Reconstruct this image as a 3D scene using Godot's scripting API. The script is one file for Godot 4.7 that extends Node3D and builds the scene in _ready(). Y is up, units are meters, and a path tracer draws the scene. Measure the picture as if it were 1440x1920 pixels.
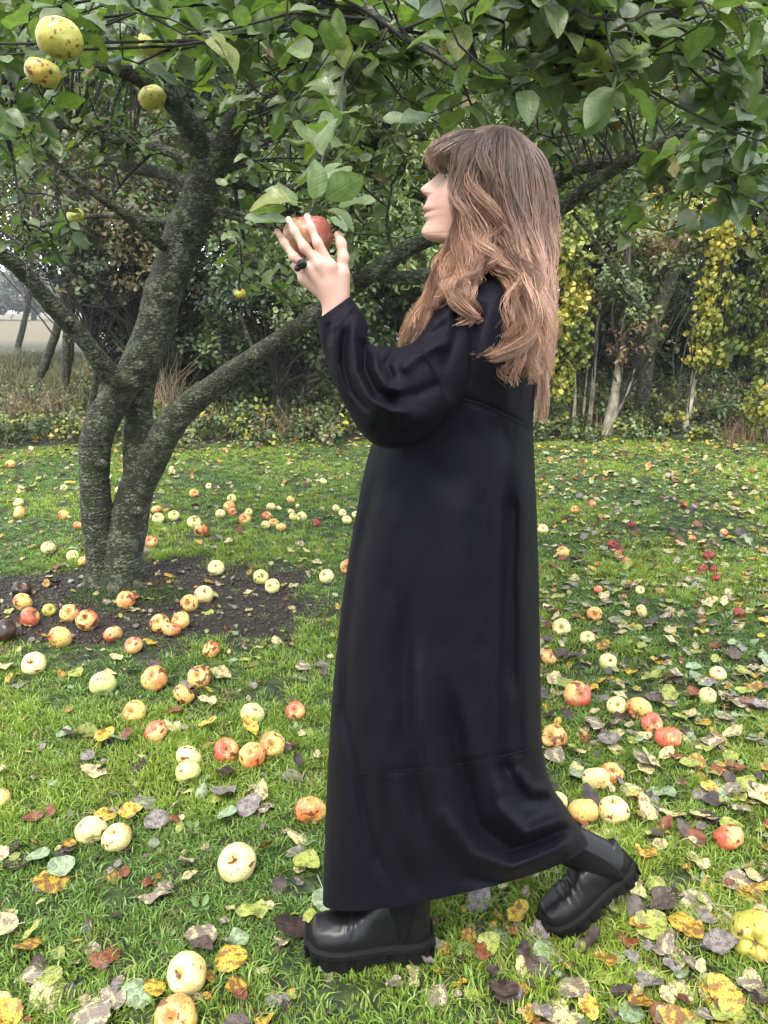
extends Node3D

# ------------------------------------------------------------------ camera model
const F := 1495.0          # focal length in the photograph's pixels
const EYE := 1.38          # height of the phone
const TILT := 0.2496       # looking down
var rng := RandomNumberGenerator.new()
var noise := FastNoiseLite.new()
var names := {}
var M := {}

func ray(px: float, py: float) -> Vector3:
	var yc := -(py - 960.0) / F
	return Vector3((px - 720.0) / F, yc * cos(TILT) - sin(TILT), -cos(TILT) - yc * sin(TILT))

func P(px: float, py: float, d: float) -> Vector3:      # the point of the upright plane d metres away
	var r := ray(px, py)
	return Vector3(0, EYE, 0) + r * (d / -r.z)

func G(px: float, py: float, h := 0.0) -> Vector3:      # the point at height h over the lawn
	var r := ray(px, py)
	return Vector3(0, EYE, 0) + r * ((h - EYE) / r.y)

func mpp(p: Vector3) -> float:                          # metres per photograph pixel there
	var v := p - Vector3(0, EYE, 0)
	return (v.y * -sin(TILT) + v.z * -cos(TILT)) / F

func R(a: float, b: float) -> float:
	return rng.randf_range(a, b)

func col(r: float, g: float, b: float) -> Color:        # a linear colour as the sRGB value a material takes
	return Color(r, g, b).linear_to_srgb()

# ------------------------------------------------------------------ mesh helpers
class MB:
	var v := PackedVector3Array()
	var c := PackedColorArray()
	var uv := PackedVector2Array()
	var ix := PackedInt32Array()
	func p(pos: Vector3, color := Color.WHITE, u := Vector2.ZERO) -> int:
		v.append(pos); c.append(color); uv.append(u)
		return v.size() - 1
	func tri(a: int, b: int, d: int) -> void:
		ix.append(a); ix.append(b); ix.append(d)
	func quad(a: int, b: int, d: int, e: int) -> void:
		ix.append(a); ix.append(b); ix.append(d)
		ix.append(a); ix.append(d); ix.append(e)
	func mesh(smooth := true) -> ArrayMesh:
		var arr := []
		arr.resize(Mesh.ARRAY_MAX)
		arr[Mesh.ARRAY_VERTEX] = v
		arr[Mesh.ARRAY_COLOR] = c
		arr[Mesh.ARRAY_TEX_UV] = uv
		arr[Mesh.ARRAY_INDEX] = ix
		if smooth:
			var n := PackedVector3Array()
			n.resize(v.size())
			for i in range(0, ix.size(), 3):
				var a := ix[i]; var b := ix[i + 1]; var d := ix[i + 2]
				var f := (v[d] - v[a]).cross(v[b] - v[a])
				n[a] += f; n[b] += f; n[d] += f
			for i in n.size():
				n[i] = n[i].normalized() if n[i].length_squared() > 0.0 else Vector3.UP
			arr[Mesh.ARRAY_NORMAL] = n
		var m := ArrayMesh.new()
		m.add_surface_from_arrays(Mesh.PRIMITIVE_TRIANGLES, arr)
		return m

func numbered(called: String) -> String:
	var k: int = names.get(called, 0)
	names[called] = k + 1
	return called if k == 0 else "%s_%03d" % [called, k]

func tag(o: Node, label: String, category := "", group := "", kind := "") -> Node:
	if label: o.set_meta("label", label)
	if category: o.set_meta("category", category)
	if group: o.set_meta("group", group)
	if kind: o.set_meta("kind", kind)
	return o

func thing(called: String, label: String, category: String, at := Vector3.ZERO, group := "") -> Node3D:
	var o := Node3D.new()
	o.name = numbered(called)
	add_child(o)
	o.position = at
	tag(o, label, category, group)
	return o

func obj(called: String, mesh: Mesh, mat: Material, parent: Node = self) -> MeshInstance3D:
	var o := MeshInstance3D.new()
	o.name = numbered(called) if parent == self else called
	o.mesh = mesh
	o.material_override = mat
	parent.add_child(o, true)
	return o

func many(called: String, mesh: Mesh, mat: Material, xf: Array, colors: Array, parent: Node = self) -> MultiMeshInstance3D:
	var mm := MultiMesh.new()
	mm.transform_format = MultiMesh.TRANSFORM_3D
	mm.use_colors = true
	mm.mesh = mesh
	mm.instance_count = xf.size()
	for i in xf.size():
		mm.set_instance_transform(i, xf[i])
		mm.set_instance_color(i, colors[i])
	var o := MultiMeshInstance3D.new()
	o.name = numbered(called) if parent == self else called
	o.multimesh = mm
	o.material_override = mat
	o.set_meta("kind", "stuff")
	parent.add_child(o, true)
	return o

func mat(c: Color, rough: float, vertex := true) -> StandardMaterial3D:
	var m := StandardMaterial3D.new()
	m.albedo_color = c
	m.roughness = rough
	m.vertex_color_use_as_albedo = vertex
	m.cull_mode = BaseMaterial3D.CULL_DISABLED
	return m

func spline(pts: Array, t: float):                       # Catmull-Rom through evenly timed points
	var n := pts.size() - 1
	var x := clampf(t, 0.0, 1.0) * n
	var i := mini(int(x), n - 1)
	var f := x - i
	var a = pts[maxi(i - 1, 0)]; var b = pts[i]; var c = pts[i + 1]; var d = pts[mini(i + 2, n)]
	return b * 1.0 + (c - a) * (0.5 * f) + (a * 2.0 - b * 5.0 + c * 4.0 - d) * (0.5 * f * f) + (b * 3.0 - a - c * 3.0 + d) * (0.5 * f * f * f)

func curve(keys: Array, t: float) -> float:               # [[t, value], ...] piecewise smooth
	if t <= keys[0][0]: return keys[0][1]
	for i in range(1, keys.size()):
		if t <= keys[i][0]:
			var f: float = (t - keys[i - 1][0]) / (keys[i][0] - keys[i - 1][0])
			return lerpf(keys[i - 1][1], keys[i][1], f)
	return keys[-1][1]

func tube(mb: MB, pts: Array, rad: Array, sides: int, color: Color, bump := 0.0, freq := 9.0, cap := true) -> void:
	var n := pts.size()
	var t0: Vector3 = (pts[1] - pts[0]).normalized()
	var u := t0.cross(Vector3(0.31, 0.2, 0.93)).normalized()
	var first := mb.v.size()
	var along := 0.0
	for i in n:
		var t: Vector3 = (pts[mini(i + 1, n - 1)] - pts[maxi(i - 1, 0)]).normalized()
		u = (u - t * u.dot(t)).normalized()
		var w := t.cross(u)
		if i: along += pts[i].distance_to(pts[i - 1])
		for k in sides + 1:
			var a := TAU * (k % sides) / sides
			var dir := u * cos(a) + w * sin(a)
			var r: float = rad[i]
			if bump > 0.0:
				var q: Vector3 = (pts[i] + dir * r) * freq
				r *= 1.0 + bump * (noise.get_noise_3dv(q * 10.0) + 0.5 * noise.get_noise_3dv(q * 31.0))
			mb.p(pts[i] + dir * r, color, Vector2(float(k) / sides, along))
	for i in n - 1:
		for k in sides:
			var a := first + i * (sides + 1) + k
			mb.quad(a, a + 1, a + sides + 2, a + sides + 1)
	if cap:
		var e := mb.p(pts[n - 1] + (pts[n - 1] - pts[n - 2]).normalized() * rad[n - 1] * 0.5, color)
		for k in sides:
			mb.tri(first + (n - 1) * (sides + 1) + k, first + (n - 1) * (sides + 1) + k + 1, e)

func ball(mb: MB, at: Vector3, r: Vector3, color: Color, rings := 8, sides := 12) -> void:
	var first := mb.v.size()
	for i in rings + 1:
		var th := PI * i / rings
		for k in sides + 1:
			var ph := TAU * k / sides
			mb.p(at + Vector3(sin(th) * cos(ph), cos(th), sin(th) * sin(ph)) * r, color, Vector2(float(k) / sides, float(i) / rings))
	for i in rings:
		for k in sides:
			var a := first + i * (sides + 1) + k
			mb.quad(a, a + 1, a + sides + 2, a + sides + 1)

# a leaf: stalk from the origin along +y, blade after it, face towards +z
func leaf_mesh(long: float, wide: float, stalk: float, curl: float, fold: float, wave: float, n: int, seed_: int, shape := 0.8, tooth := 0.0) -> ArrayMesh:
	var mb := MB.new()
	leaf_into(mb, Transform3D(), long, wide, stalk, curl, fold, wave, n, seed_, Color.WHITE, shape, tooth)
	return mb.mesh()

func leaf_into(mb: MB, xf: Transform3D, long: float, wide: float, stalk: float, curl: float, fold: float, wave: float, n: int, seed_: int, color: Color, shape := 0.8, tooth := 0.0, across := 2) -> void:
	var s := stalk * long
	var ph := float(seed_) * 1.7
	var bend := func(y: float, x: float, side: float) -> Vector3:
		var t := y / long
		var z := -curl * long * t * t + fold * absf(x) + wave * long * sin(t * 9.0 + ph + side * 1.3) * absf(x) / maxf(wide, 0.001)
		return Vector3(x + wave * long * 0.4 * sin(t * 3.0 + ph) * t, s + y * (1.0 - 0.25 * absf(curl) * t), z)
	if stalk > 0.0:
		var a := mb.p(xf * Vector3(-0.012 * long, 0, 0), color, Vector2(0.5, 0.02))
		var b := mb.p(xf * Vector3(0.012 * long, 0, 0), color, Vector2(0.5, 0.02))
		var c := mb.p(xf * Vector3(0.01 * long, s * 1.05, 0.0), color, Vector2(0.5, 0.02))
		var d := mb.p(xf * Vector3(-0.01 * long, s * 1.05, 0.0), color, Vector2(0.5, 0.02))
		mb.quad(a, b, c, d)
	var first := mb.v.size()
	var w := across * 2 + 1
	for i in n + 1:
		var t := float(i) / n
		var half := wide * 0.5 * pow(sin(PI * pow(minf(t * 0.985 + 0.008, 1.0), shape)), 0.62)
		if tooth > 0.0 and i % 2 == 1: half *= 1.0 - tooth
		for k in w:
			var f := float(k - across) / across
			mb.p(xf * bend.call(t * long, f * half, f), color, Vector2(0.5 + 0.5 * f * half / (wide * 0.5), 0.04 + 0.96 * t))
	for i in n:
		for k in w - 1:
			var a := first + i * w + k
			mb.quad(a, a + 1, a + w + 1, a + w)

# ------------------------------------------------------------------ textures
func image_tex(w: int, h: int, f: Callable) -> ImageTexture:
	var data := PackedByteArray()
	data.resize(w * h * 3)
	var at := 0
	for y in h:
		for x in w:
			var c: Color = f.call(x, y)
			data[at] = int(clampf(c.r, 0, 1) * 255.0); data[at + 1] = int(clampf(c.g, 0, 1) * 255.0); data[at + 2] = int(clampf(c.b, 0, 1) * 255.0)
			at += 3
	return ImageTexture.create_from_image(Image.create_from_data(w, h, false, Image.FORMAT_RGB8, data))

func tile(n: FastNoiseLite, x: float, y: float, size: float) -> float:   # seamless
	var a := x / size; var b := y / size
	var u := smoothstep(0.75, 1.0, a); var w := smoothstep(0.75, 1.0, b)
	return lerpf(lerpf(n.get_noise_2d(x, y), n.get_noise_2d(x - size, y), u), lerpf(n.get_noise_2d(x, y - size), n.get_noise_2d(x - size, y - size), u), w)

func bark_textures() -> void:
	var n := FastNoiseLite.new(); n.seed = 5; n.frequency = 0.012; n.fractal_octaves = 4
	var cell := FastNoiseLite.new(); cell.seed = 9; cell.noise_type = FastNoiseLite.TYPE_CELLULAR; cell.frequency = 0.045; cell.cellular_return_type = FastNoiseLite.RETURN_DISTANCE; cell.fractal_type = FastNoiseLite.FRACTAL_NONE
	var fine := FastNoiseLite.new(); fine.seed = 12; fine.frequency = 0.09; fine.fractal_octaves = 4
	var S := 512
	var spot := func(x: float, y: float) -> float:       # over 0 inside a lichen rosette
		var b := tile(fine, x, y, S)
		return -0.73 - tile(cell, x, y * 1.5, S) + 0.45 * b + 0.7 * tile(n, x + 40.0, y, S)
	M.bark_color = image_tex(S, S, func(x, y):
		var a := tile(n, x, y, S)
		var b := 0.8 * tile(fine, x * 0.7, y, S)
		var c := Color(0.14, 0.13, 0.105).lerp(Color(0.28, 0.265, 0.22), clampf(0.45 + 1.3 * b, 0, 1))
		c = c.lerp(Color(0.17, 0.225, 0.085), clampf(a * 2.8 + 0.4, 0.0, 0.85))
		var q: float = spot.call(x, y)
		if q > 0.0: c = c.lerp(Color(0.52, 0.54, 0.46), clampf(0.45 + q * 2.5, 0.0, 0.95))
		elif q > -0.07: c = c.lerp(Color(0.33, 0.36, 0.28), 0.4)
		if b < -0.3: c = c.darkened(0.4)
		return c)
	M.bark_relief = image_tex(S, S, func(x, y):
		var b := 0.5 + 1.0 * tile(fine, x * 0.7, y, S) + 0.4 * tile(n, x, y, S)
		if spot.call(x, y) > 0.0: b += 0.12
		return Color(b, b, b))

func leaf_textures() -> void:
	# green leaf: midrib and side veins, faint blotches; tinted per leaf
	var n := FastNoiseLite.new(); n.seed = 31; n.frequency = 0.045; n.fractal_octaves = 3
	var vein := func(u: float, t: float) -> float:
		var m := absf(u - 0.5)
		var rib := 1.0 - smoothstep(0.012, 0.03, m)
		var s := fposmod(t * 9.0 - m * 4.2, 1.0)
		var side := (1.0 - smoothstep(0.04, 0.13, absf(s - 0.5))) * 0.55 * smoothstep(0.5, 0.3, m)
		return maxf(rib, side)
	M.green_leaf_tex = image_tex(64, 96, func(x, y):
		var k: float = 0.86 + 0.12 * n.get_noise_2d(x, y) + 0.14 * vein.call(x / 63.0, y / 95.0)
		return Color(k, k, k * 0.97))
	M.leaf_veins = image_tex(64, 96, func(x, y):
		var k: float = 0.6 - 0.5 * vein.call(x / 63.0, y / 95.0)
		return Color(k, k, k))
	# fallen leaves: base colour, mottling colour, how much of it, spots
	var kinds := [
		["cream", Color(0.80, 0.76, 0.52), Color(0.42, 0.36, 0.33), 0.05], ["mottled", Color(0.76, 0.72, 0.55), Color(0.37, 0.31, 0.31), 0.45],
		["yellow", Color(0.80, 0.68, 0.24), Color(0.42, 0.25, 0.10), -0.12], ["ochre", Color(0.74, 0.60, 0.18), Color(0.36, 0.22, 0.12), 0.22],
		["lime", Color(0.62, 0.66, 0.30), Color(0.42, 0.42, 0.22), 0.0], ["sage", Color(0.58, 0.66, 0.50), Color(0.40, 0.44, 0.34), 0.08],
		["plum", Color(0.36, 0.30, 0.275), Color(0.24, 0.19, 0.18), 0.1], ["umber", Color(0.25, 0.18, 0.15), Color(0.13, 0.10, 0.09), 0.2],
		["rust", Color(0.52, 0.29, 0.15), Color(0.30, 0.16, 0.11), 0.1], ["grey", Color(0.56, 0.53, 0.50), Color(0.36, 0.32, 0.33), 0.2],
	]
	M.fallen = {}
	for i in kinds.size():
		for j in 2:
			var kd = kinds[i]
			var b := FastNoiseLite.new(); b.seed = 100 + i * 7 + j; b.frequency = 0.035; b.fractal_octaves = 4
			var tex := image_tex(64, 96, func(x, y):
				var q: float = b.get_noise_2d(x, y) + kd[3] * 0.6 - 0.06
				var ed: float = absf(x / 63.0 - 0.5) * 0.25
				var c: Color = kd[1].lerp(kd[2], 0.7 * smoothstep(-0.02, 0.24, q + ed + 0.25 * b.get_noise_2d(x * 4.0, y * 4.0)))
				if b.get_noise_2d(x * 5.0 + 300.0, y * 5.0) > 0.33: c = c.lerp(kd[2].darkened(0.35), 0.8)
				return c.lerp(kd[1].lightened(0.15), 0.35 * vein.call(x / 63.0, y / 95.0)))
			var m := mat(Color(0.90, 0.90, 0.90), 0.55)
			m.albedo_texture = tex
			m.heightmap_enabled = true; m.heightmap_texture = M.leaf_veins; m.heightmap_scale = 0.12
			m.backlight_enabled = true; m.backlight = Color(0.25, 0.25, 0.2)
			M.fallen[kd[0] + str(j)] = m

func apple_textures() -> void:
	# base, blush, blush cover, brown bruises
	var kinds := {
		"y": [Color(0.92, 0.87, 0.60), Color(0.87, 0.66, 0.38), 0.22, 0.02], "g": [Color(0.84, 0.86, 0.54), Color(0.87, 0.78, 0.44), 0.15, 0.03],
		"o": [Color(0.89, 0.76, 0.44), Color(0.84, 0.48, 0.28), 0.5, 0.03], "r": [Color(0.89, 0.70, 0.44), Color(0.80, 0.38, 0.29), 0.6, 0.03],
		"d": [Color(0.68, 0.16, 0.18), Color(0.45, 0.07, 0.11), 0.8, 0.02], "s": [Color(0.87, 0.72, 0.42), Color(0.80, 0.42, 0.24), 0.4, 0.26],
		"p": [Color(0.72, 0.54, 0.38), Color(0.68, 0.38, 0.34), 0.7, 0.0], "b": [Color(0.19, 0.13, 0.10), Color(0.12, 0.085, 0.07), 0.5, 0.1], "h": [Color(0.72, 0.70, 0.32), Color(0.80, 0.64, 0.30), 0.28, 0.02],
	}
	M.apple = {}
	for key in kinds:
		for j in 2:
			var kd = kinds[key]
			var n := FastNoiseLite.new(); n.seed = 300 + key.unicode_at(0) * 3 + j; n.frequency = 0.5; n.fractal_octaves = 3
			var tex := image_tex(128, 72, func(x, y):
				var th: float = PI * y / 71.0; var ph: float = TAU * x / 128.0
				var q := Vector3(sin(th) * cos(ph), cos(th), sin(th) * sin(ph))
				var streak := n.get_noise_3d(q.x * 9.0, q.y * 1.2, q.z * 9.0)
				var side: float = q.x * 0.55 + n.get_noise_3dv(q * 1.6) * 0.7
				var c: Color = kd[0].lerp(kd[1], clampf(smoothstep(0.5 - kd[2], 1.25 - kd[2], side + streak * 0.45 + kd[2] * 0.5), 0, 1))
				c = c.lerp(kd[0].lightened(0.2), 0.35 * clampf(streak, 0, 1))
				if th < 0.36: c = c.lerp(Color(0.52, 0.42, 0.18), (0.36 - th) * 1.9)          # russet in the stalk cavity
				if n.get_noise_3dv(q * 22.0 + Vector3(7, 3, 1)) > 0.40: c = c.lerp(Color(0.50, 0.34, 0.18), 0.4)   # flecks
				var rot: float = n.get_noise_3dv(q * 2.1 + Vector3(20, 1, 5)) - 0.42 + kd[3]
				if rot > 0.0: c = c.lerp(Color(0.38, 0.20, 0.09), minf(0.85, 0.5 + rot * 5.0))
				if n.get_noise_3dv(q * 7.0 + Vector3(2, 40, 5)) > 0.5 - 0.45 * kd[3]: c = c.lerp(Color(0.36, 0.21, 0.11), 0.75)
				return c)
			var m := mat(Color(0.90, 0.90, 0.90), 0.36, false)
			m.albedo_texture = tex
			M.apple[key + str(j)] = m

func materials() -> void:
	bark_textures()
	leaf_textures()
	apple_textures()
	var b := mat(Color(0.78, 0.78, 0.75), 0.88, true)
	b.albedo_texture = M.bark_color; b.uv1_triplanar = true; b.uv1_scale = Vector3(1.7, 1.7, 1.7)
	b.heightmap_enabled = true; b.heightmap_texture = M.bark_relief; b.heightmap_scale = 0.9
	M.bark = b
	var pb := mat(Color.WHITE, 0.85, true)
	var pn := FastNoiseLite.new(); pn.seed = 91; pn.frequency = 0.03; pn.fractal_octaves = 4
	pb.albedo_texture = image_tex(128, 128, func(x, y):
		var k := 0.50 + 0.4 * tile(pn, x, y * 0.6, 128.0)
		return Color(k * 1.05, k, k * 0.86))
	pb.uv1_triplanar = true; pb.uv1_scale = Vector3(2, 2, 2)
	M.pale_bark = pb
	M.twig = mat(col(0.026, 0.022, 0.018), 0.85, true)
	var l := mat(Color.WHITE, 0.36)
	l.albedo_texture = M.green_leaf_tex
	l.heightmap_enabled = true; l.heightmap_texture = M.leaf_veins; l.heightmap_scale = 0.1
	l.backlight_enabled = true; l.backlight = Color(0.82, 0.92, 0.5)
	M.leaf = l
	var f := mat(Color.WHITE, 0.5)
	f.backlight_enabled = true; f.backlight = Color(0.65, 0.72, 0.35)
	M.far_leaf = f
	var g := mat(Color.WHITE, 0.5)
	g.backlight_enabled = true; g.backlight = Color(0.55, 0.6, 0.3)
	M.grass = g
	var s := mat(Color.WHITE, 0.9)
	var gn := FastNoiseLite.new(); gn.seed = 77; gn.frequency = 0.03; gn.fractal_octaves = 5
	s.albedo_texture = image_tex(256, 256, func(x, y):
		var k := 0.75 + 0.55 * tile(gn, x, y, 256.0)
		return Color(k, k, k))
	s.uv1_triplanar = true; s.uv1_world_triplanar = true; s.uv1_scale = Vector3(1.7, 1.7, 1.7)
	s.heightmap_enabled = true; s.heightmap_texture = s.albedo_texture; s.heightmap_scale = 3.0
	M.ground = s
	var cl := mat(col(0.0050, 0.0047, 0.0082), 0.6, false)
	cl.metallic_specular = 0.2
	cl.rim_enabled = true; cl.rim = 0.07; cl.rim_tint = 0.7
	var wn := FastNoiseLite.new(); wn.seed = 41; wn.frequency = 0.25; wn.fractal_octaves = 2
	cl.heightmap_enabled = true
	cl.heightmap_texture = image_tex(128, 128, func(x, y):
		var k: float = 0.5 + 0.25 * sin(x * TAU / 4.0) * sin(y * TAU / 4.0) + 0.3 * tile(wn, x, y, 128.0)
		return Color(k, k, k))
	cl.heightmap_scale = 0.025
	cl.uv1_triplanar = true; cl.uv1_scale = Vector3(24, 24, 24)
	M.cloth = cl
	var sk := mat(Color.WHITE, 0.5)
	sk.subsurf_scatter_enabled = true; sk.subsurf_scatter_strength = 0.15
	M.skin = sk
	var h := mat(Color.WHITE, 0.42)
	M.hair = h
	M.leather = mat(col(0.006, 0.006, 0.007), 0.36, false)
	M.leather.metallic_specular = 0.4
	var ln := FastNoiseLite.new(); ln.seed = 19; ln.noise_type = FastNoiseLite.TYPE_CELLULAR; ln.frequency = 0.09
	M.leather.heightmap_enabled = true
	M.leather.heightmap_texture = image_tex(128, 128, func(x, y):
		var k := 0.6 + 0.5 * tile(ln, x, y, 128.0)
		return Color(k, k, k))
	M.leather.heightmap_scale = 0.05
	M.leather.uv1_triplanar = true; M.leather.uv1_scale = Vector3(9, 9, 9)
	M.rubber = mat(col(0.007, 0.007, 0.007), 0.6, false)
	M.rubber.metallic_specular = 0.25
	M.elastic = mat(col(0.0045, 0.0045, 0.005), 0.8, false)
	M.elastic.metallic_specular = 0.25
	M.jet = mat(col(0.008, 0.008, 0.009), 0.25, false)
	M.stalk = mat(col(0.12, 0.08, 0.04), 0.8, false)

# ------------------------------------------------------------------ ground
func soil_mask(p: Vector3) -> float:                    # bare earth round the foot of the apple tree
	var c := G(255, 1125)
	var q := Vector2((p.x - c.x - 0.02) / 1.02, (p.z - c.z + 0.02) / 0.66)
	return 1.0 - smoothstep(0.72, 1.12, q.length() + 0.35 * noise.get_noise_2d(p.x * 120.0, p.z * 120.0))

func moss_mask(p: Vector3) -> float:
	var c := G(235, 1118)
	var q := Vector2((p.x - c.x) / 0.45, (p.z - c.z) / 0.2)
	return 1.0 - smoothstep(0.5, 1.1, q.length() + 0.5 * noise.get_noise_2d(p.x * 200.0 + 50.0, p.z * 200.0))

func lawn_edge(x: float) -> float:                      # z at which the mown grass ends
	return -8.25 - 0.12 * x + 0.2 * noise.get_noise_2d(x * 40.0, 3.0)

func height(x: float, z: float) -> float:
	var h := 0.012 * noise.get_noise_2d(x * 60.0, z * 60.0)
	var e := lawn_edge(x) - z
	if e > 0.0: h += minf(e * 0.10, 0.25) * (1.0 if x > -3.0 else 0.4) * (1.0 - smoothstep(10.0, 25.0, e)) + 0.05 * noise.get_noise_2d(x * 25.0, z * 25.0) * minf(e, 1.0)
	return h

func build_ground() -> void:
	var mb := MB.new()
	var xs := []
	var zs := []
	var x := -6.0
	while x <= 6.01: xs.append(x); x += 0.06
	for k in [6.6, 7.5, 9, 12, 17, 25, 40, 70, 130, 250]: xs.append(k); xs.push_front(-k)
	var z := 3.0
	while z >= -10.01: zs.append(z); z -= 0.07
	for k in [10.5, 11, 12, 13, 14, 16, 18, 21, 25, 29, 33, 37, 45, 60, 90, 140, 260]: zs.append(-float(k))
	zs.push_front(12.0); zs.push_front(60.0); zs.push_front(200.0)
	for zz in zs:
		for xx in xs:
			var p := Vector3(xx, 0, zz)
			var c := Color(0.040, 0.066, 0.018)
			var s := soil_mask(p)
			if s > 0.0: c = c.lerp(Color(0.026, 0.0165, 0.0115).lerp(Color(0.038, 0.057, 0.012), moss_mask(p)), s)
			var e: float = lawn_edge(xx) - zz
			if e > 0.0:
				var wild := Color(0.035, 0.032, 0.018).lerp(Color(0.05, 0.06, 0.02), clampf(0.5 + noise.get_noise_2d(xx * 30.0, zz * 30.0), 0, 1))
				c = c.lerp(wild, minf(e * 3.0, 1.0))
				c = c.lerp(Color(0.20, 0.165, 0.085), smoothstep(24.0, 30.0, e) * smoothstep(-2.0, -4.0, xx))
			mb.p(Vector3(xx, height(xx, zz), zz), c)
	var w := xs.size()
	for j in zs.size() - 1:
		for i in w - 1:
			var a := j * w + i
			mb.quad(a, a + w, a + w + 1, a + 1)
	tag(obj("ground", mb.mesh(), M.ground), "lawn with a patch of bare dark earth, running on to a pale field", "", "", "structure")

func tuft(blades: int, tall: float, spread: float, seed_: int, width := 0.0028) -> ArrayMesh:
	var r := RandomNumberGenerator.new(); r.seed = seed_
	var mb := MB.new()
	for i in blades:
		var a := r.randf() * TAU
		var base := Vector3(cos(a), 0, sin(a)) * spread * sqrt(r.randf()) 
		var h := tall * r.randf_range(0.45, 1.15)
		var lean := Vector3(cos(a + r.randf_range(-1.4, 1.4)), 0, sin(a + r.randf_range(-1.4, 1.4))) * h * r.randf_range(0.15, 1.0)
		var side := Vector3(-sin(a + r.randf()), 0, cos(a + r.randf())).normalized() * width * r.randf_range(0.6, 1.2)
		var k := r.randf_range(0.65, 1.35)
		var c := Color(k * r.randf_range(0.85, 1.25), k, k * 0.9)
		var mid := base + Vector3(0, h * 0.55, 0) + lean * 0.3
		var tip := base + Vector3(0, h * (0.95 - 0.3 * lean.length() / h), 0) + lean
		var q := [mb.p(base - side, c), mb.p(base + side, c), mb.p(mid + side * 0.8, c), mb.p(mid - side * 0.8, c), mb.p(tip, c)]
		mb.quad(q[0], q[1], q[2], q[3]); mb.tri(q[3], q[2], q[4])
	return mb.mesh()

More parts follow.
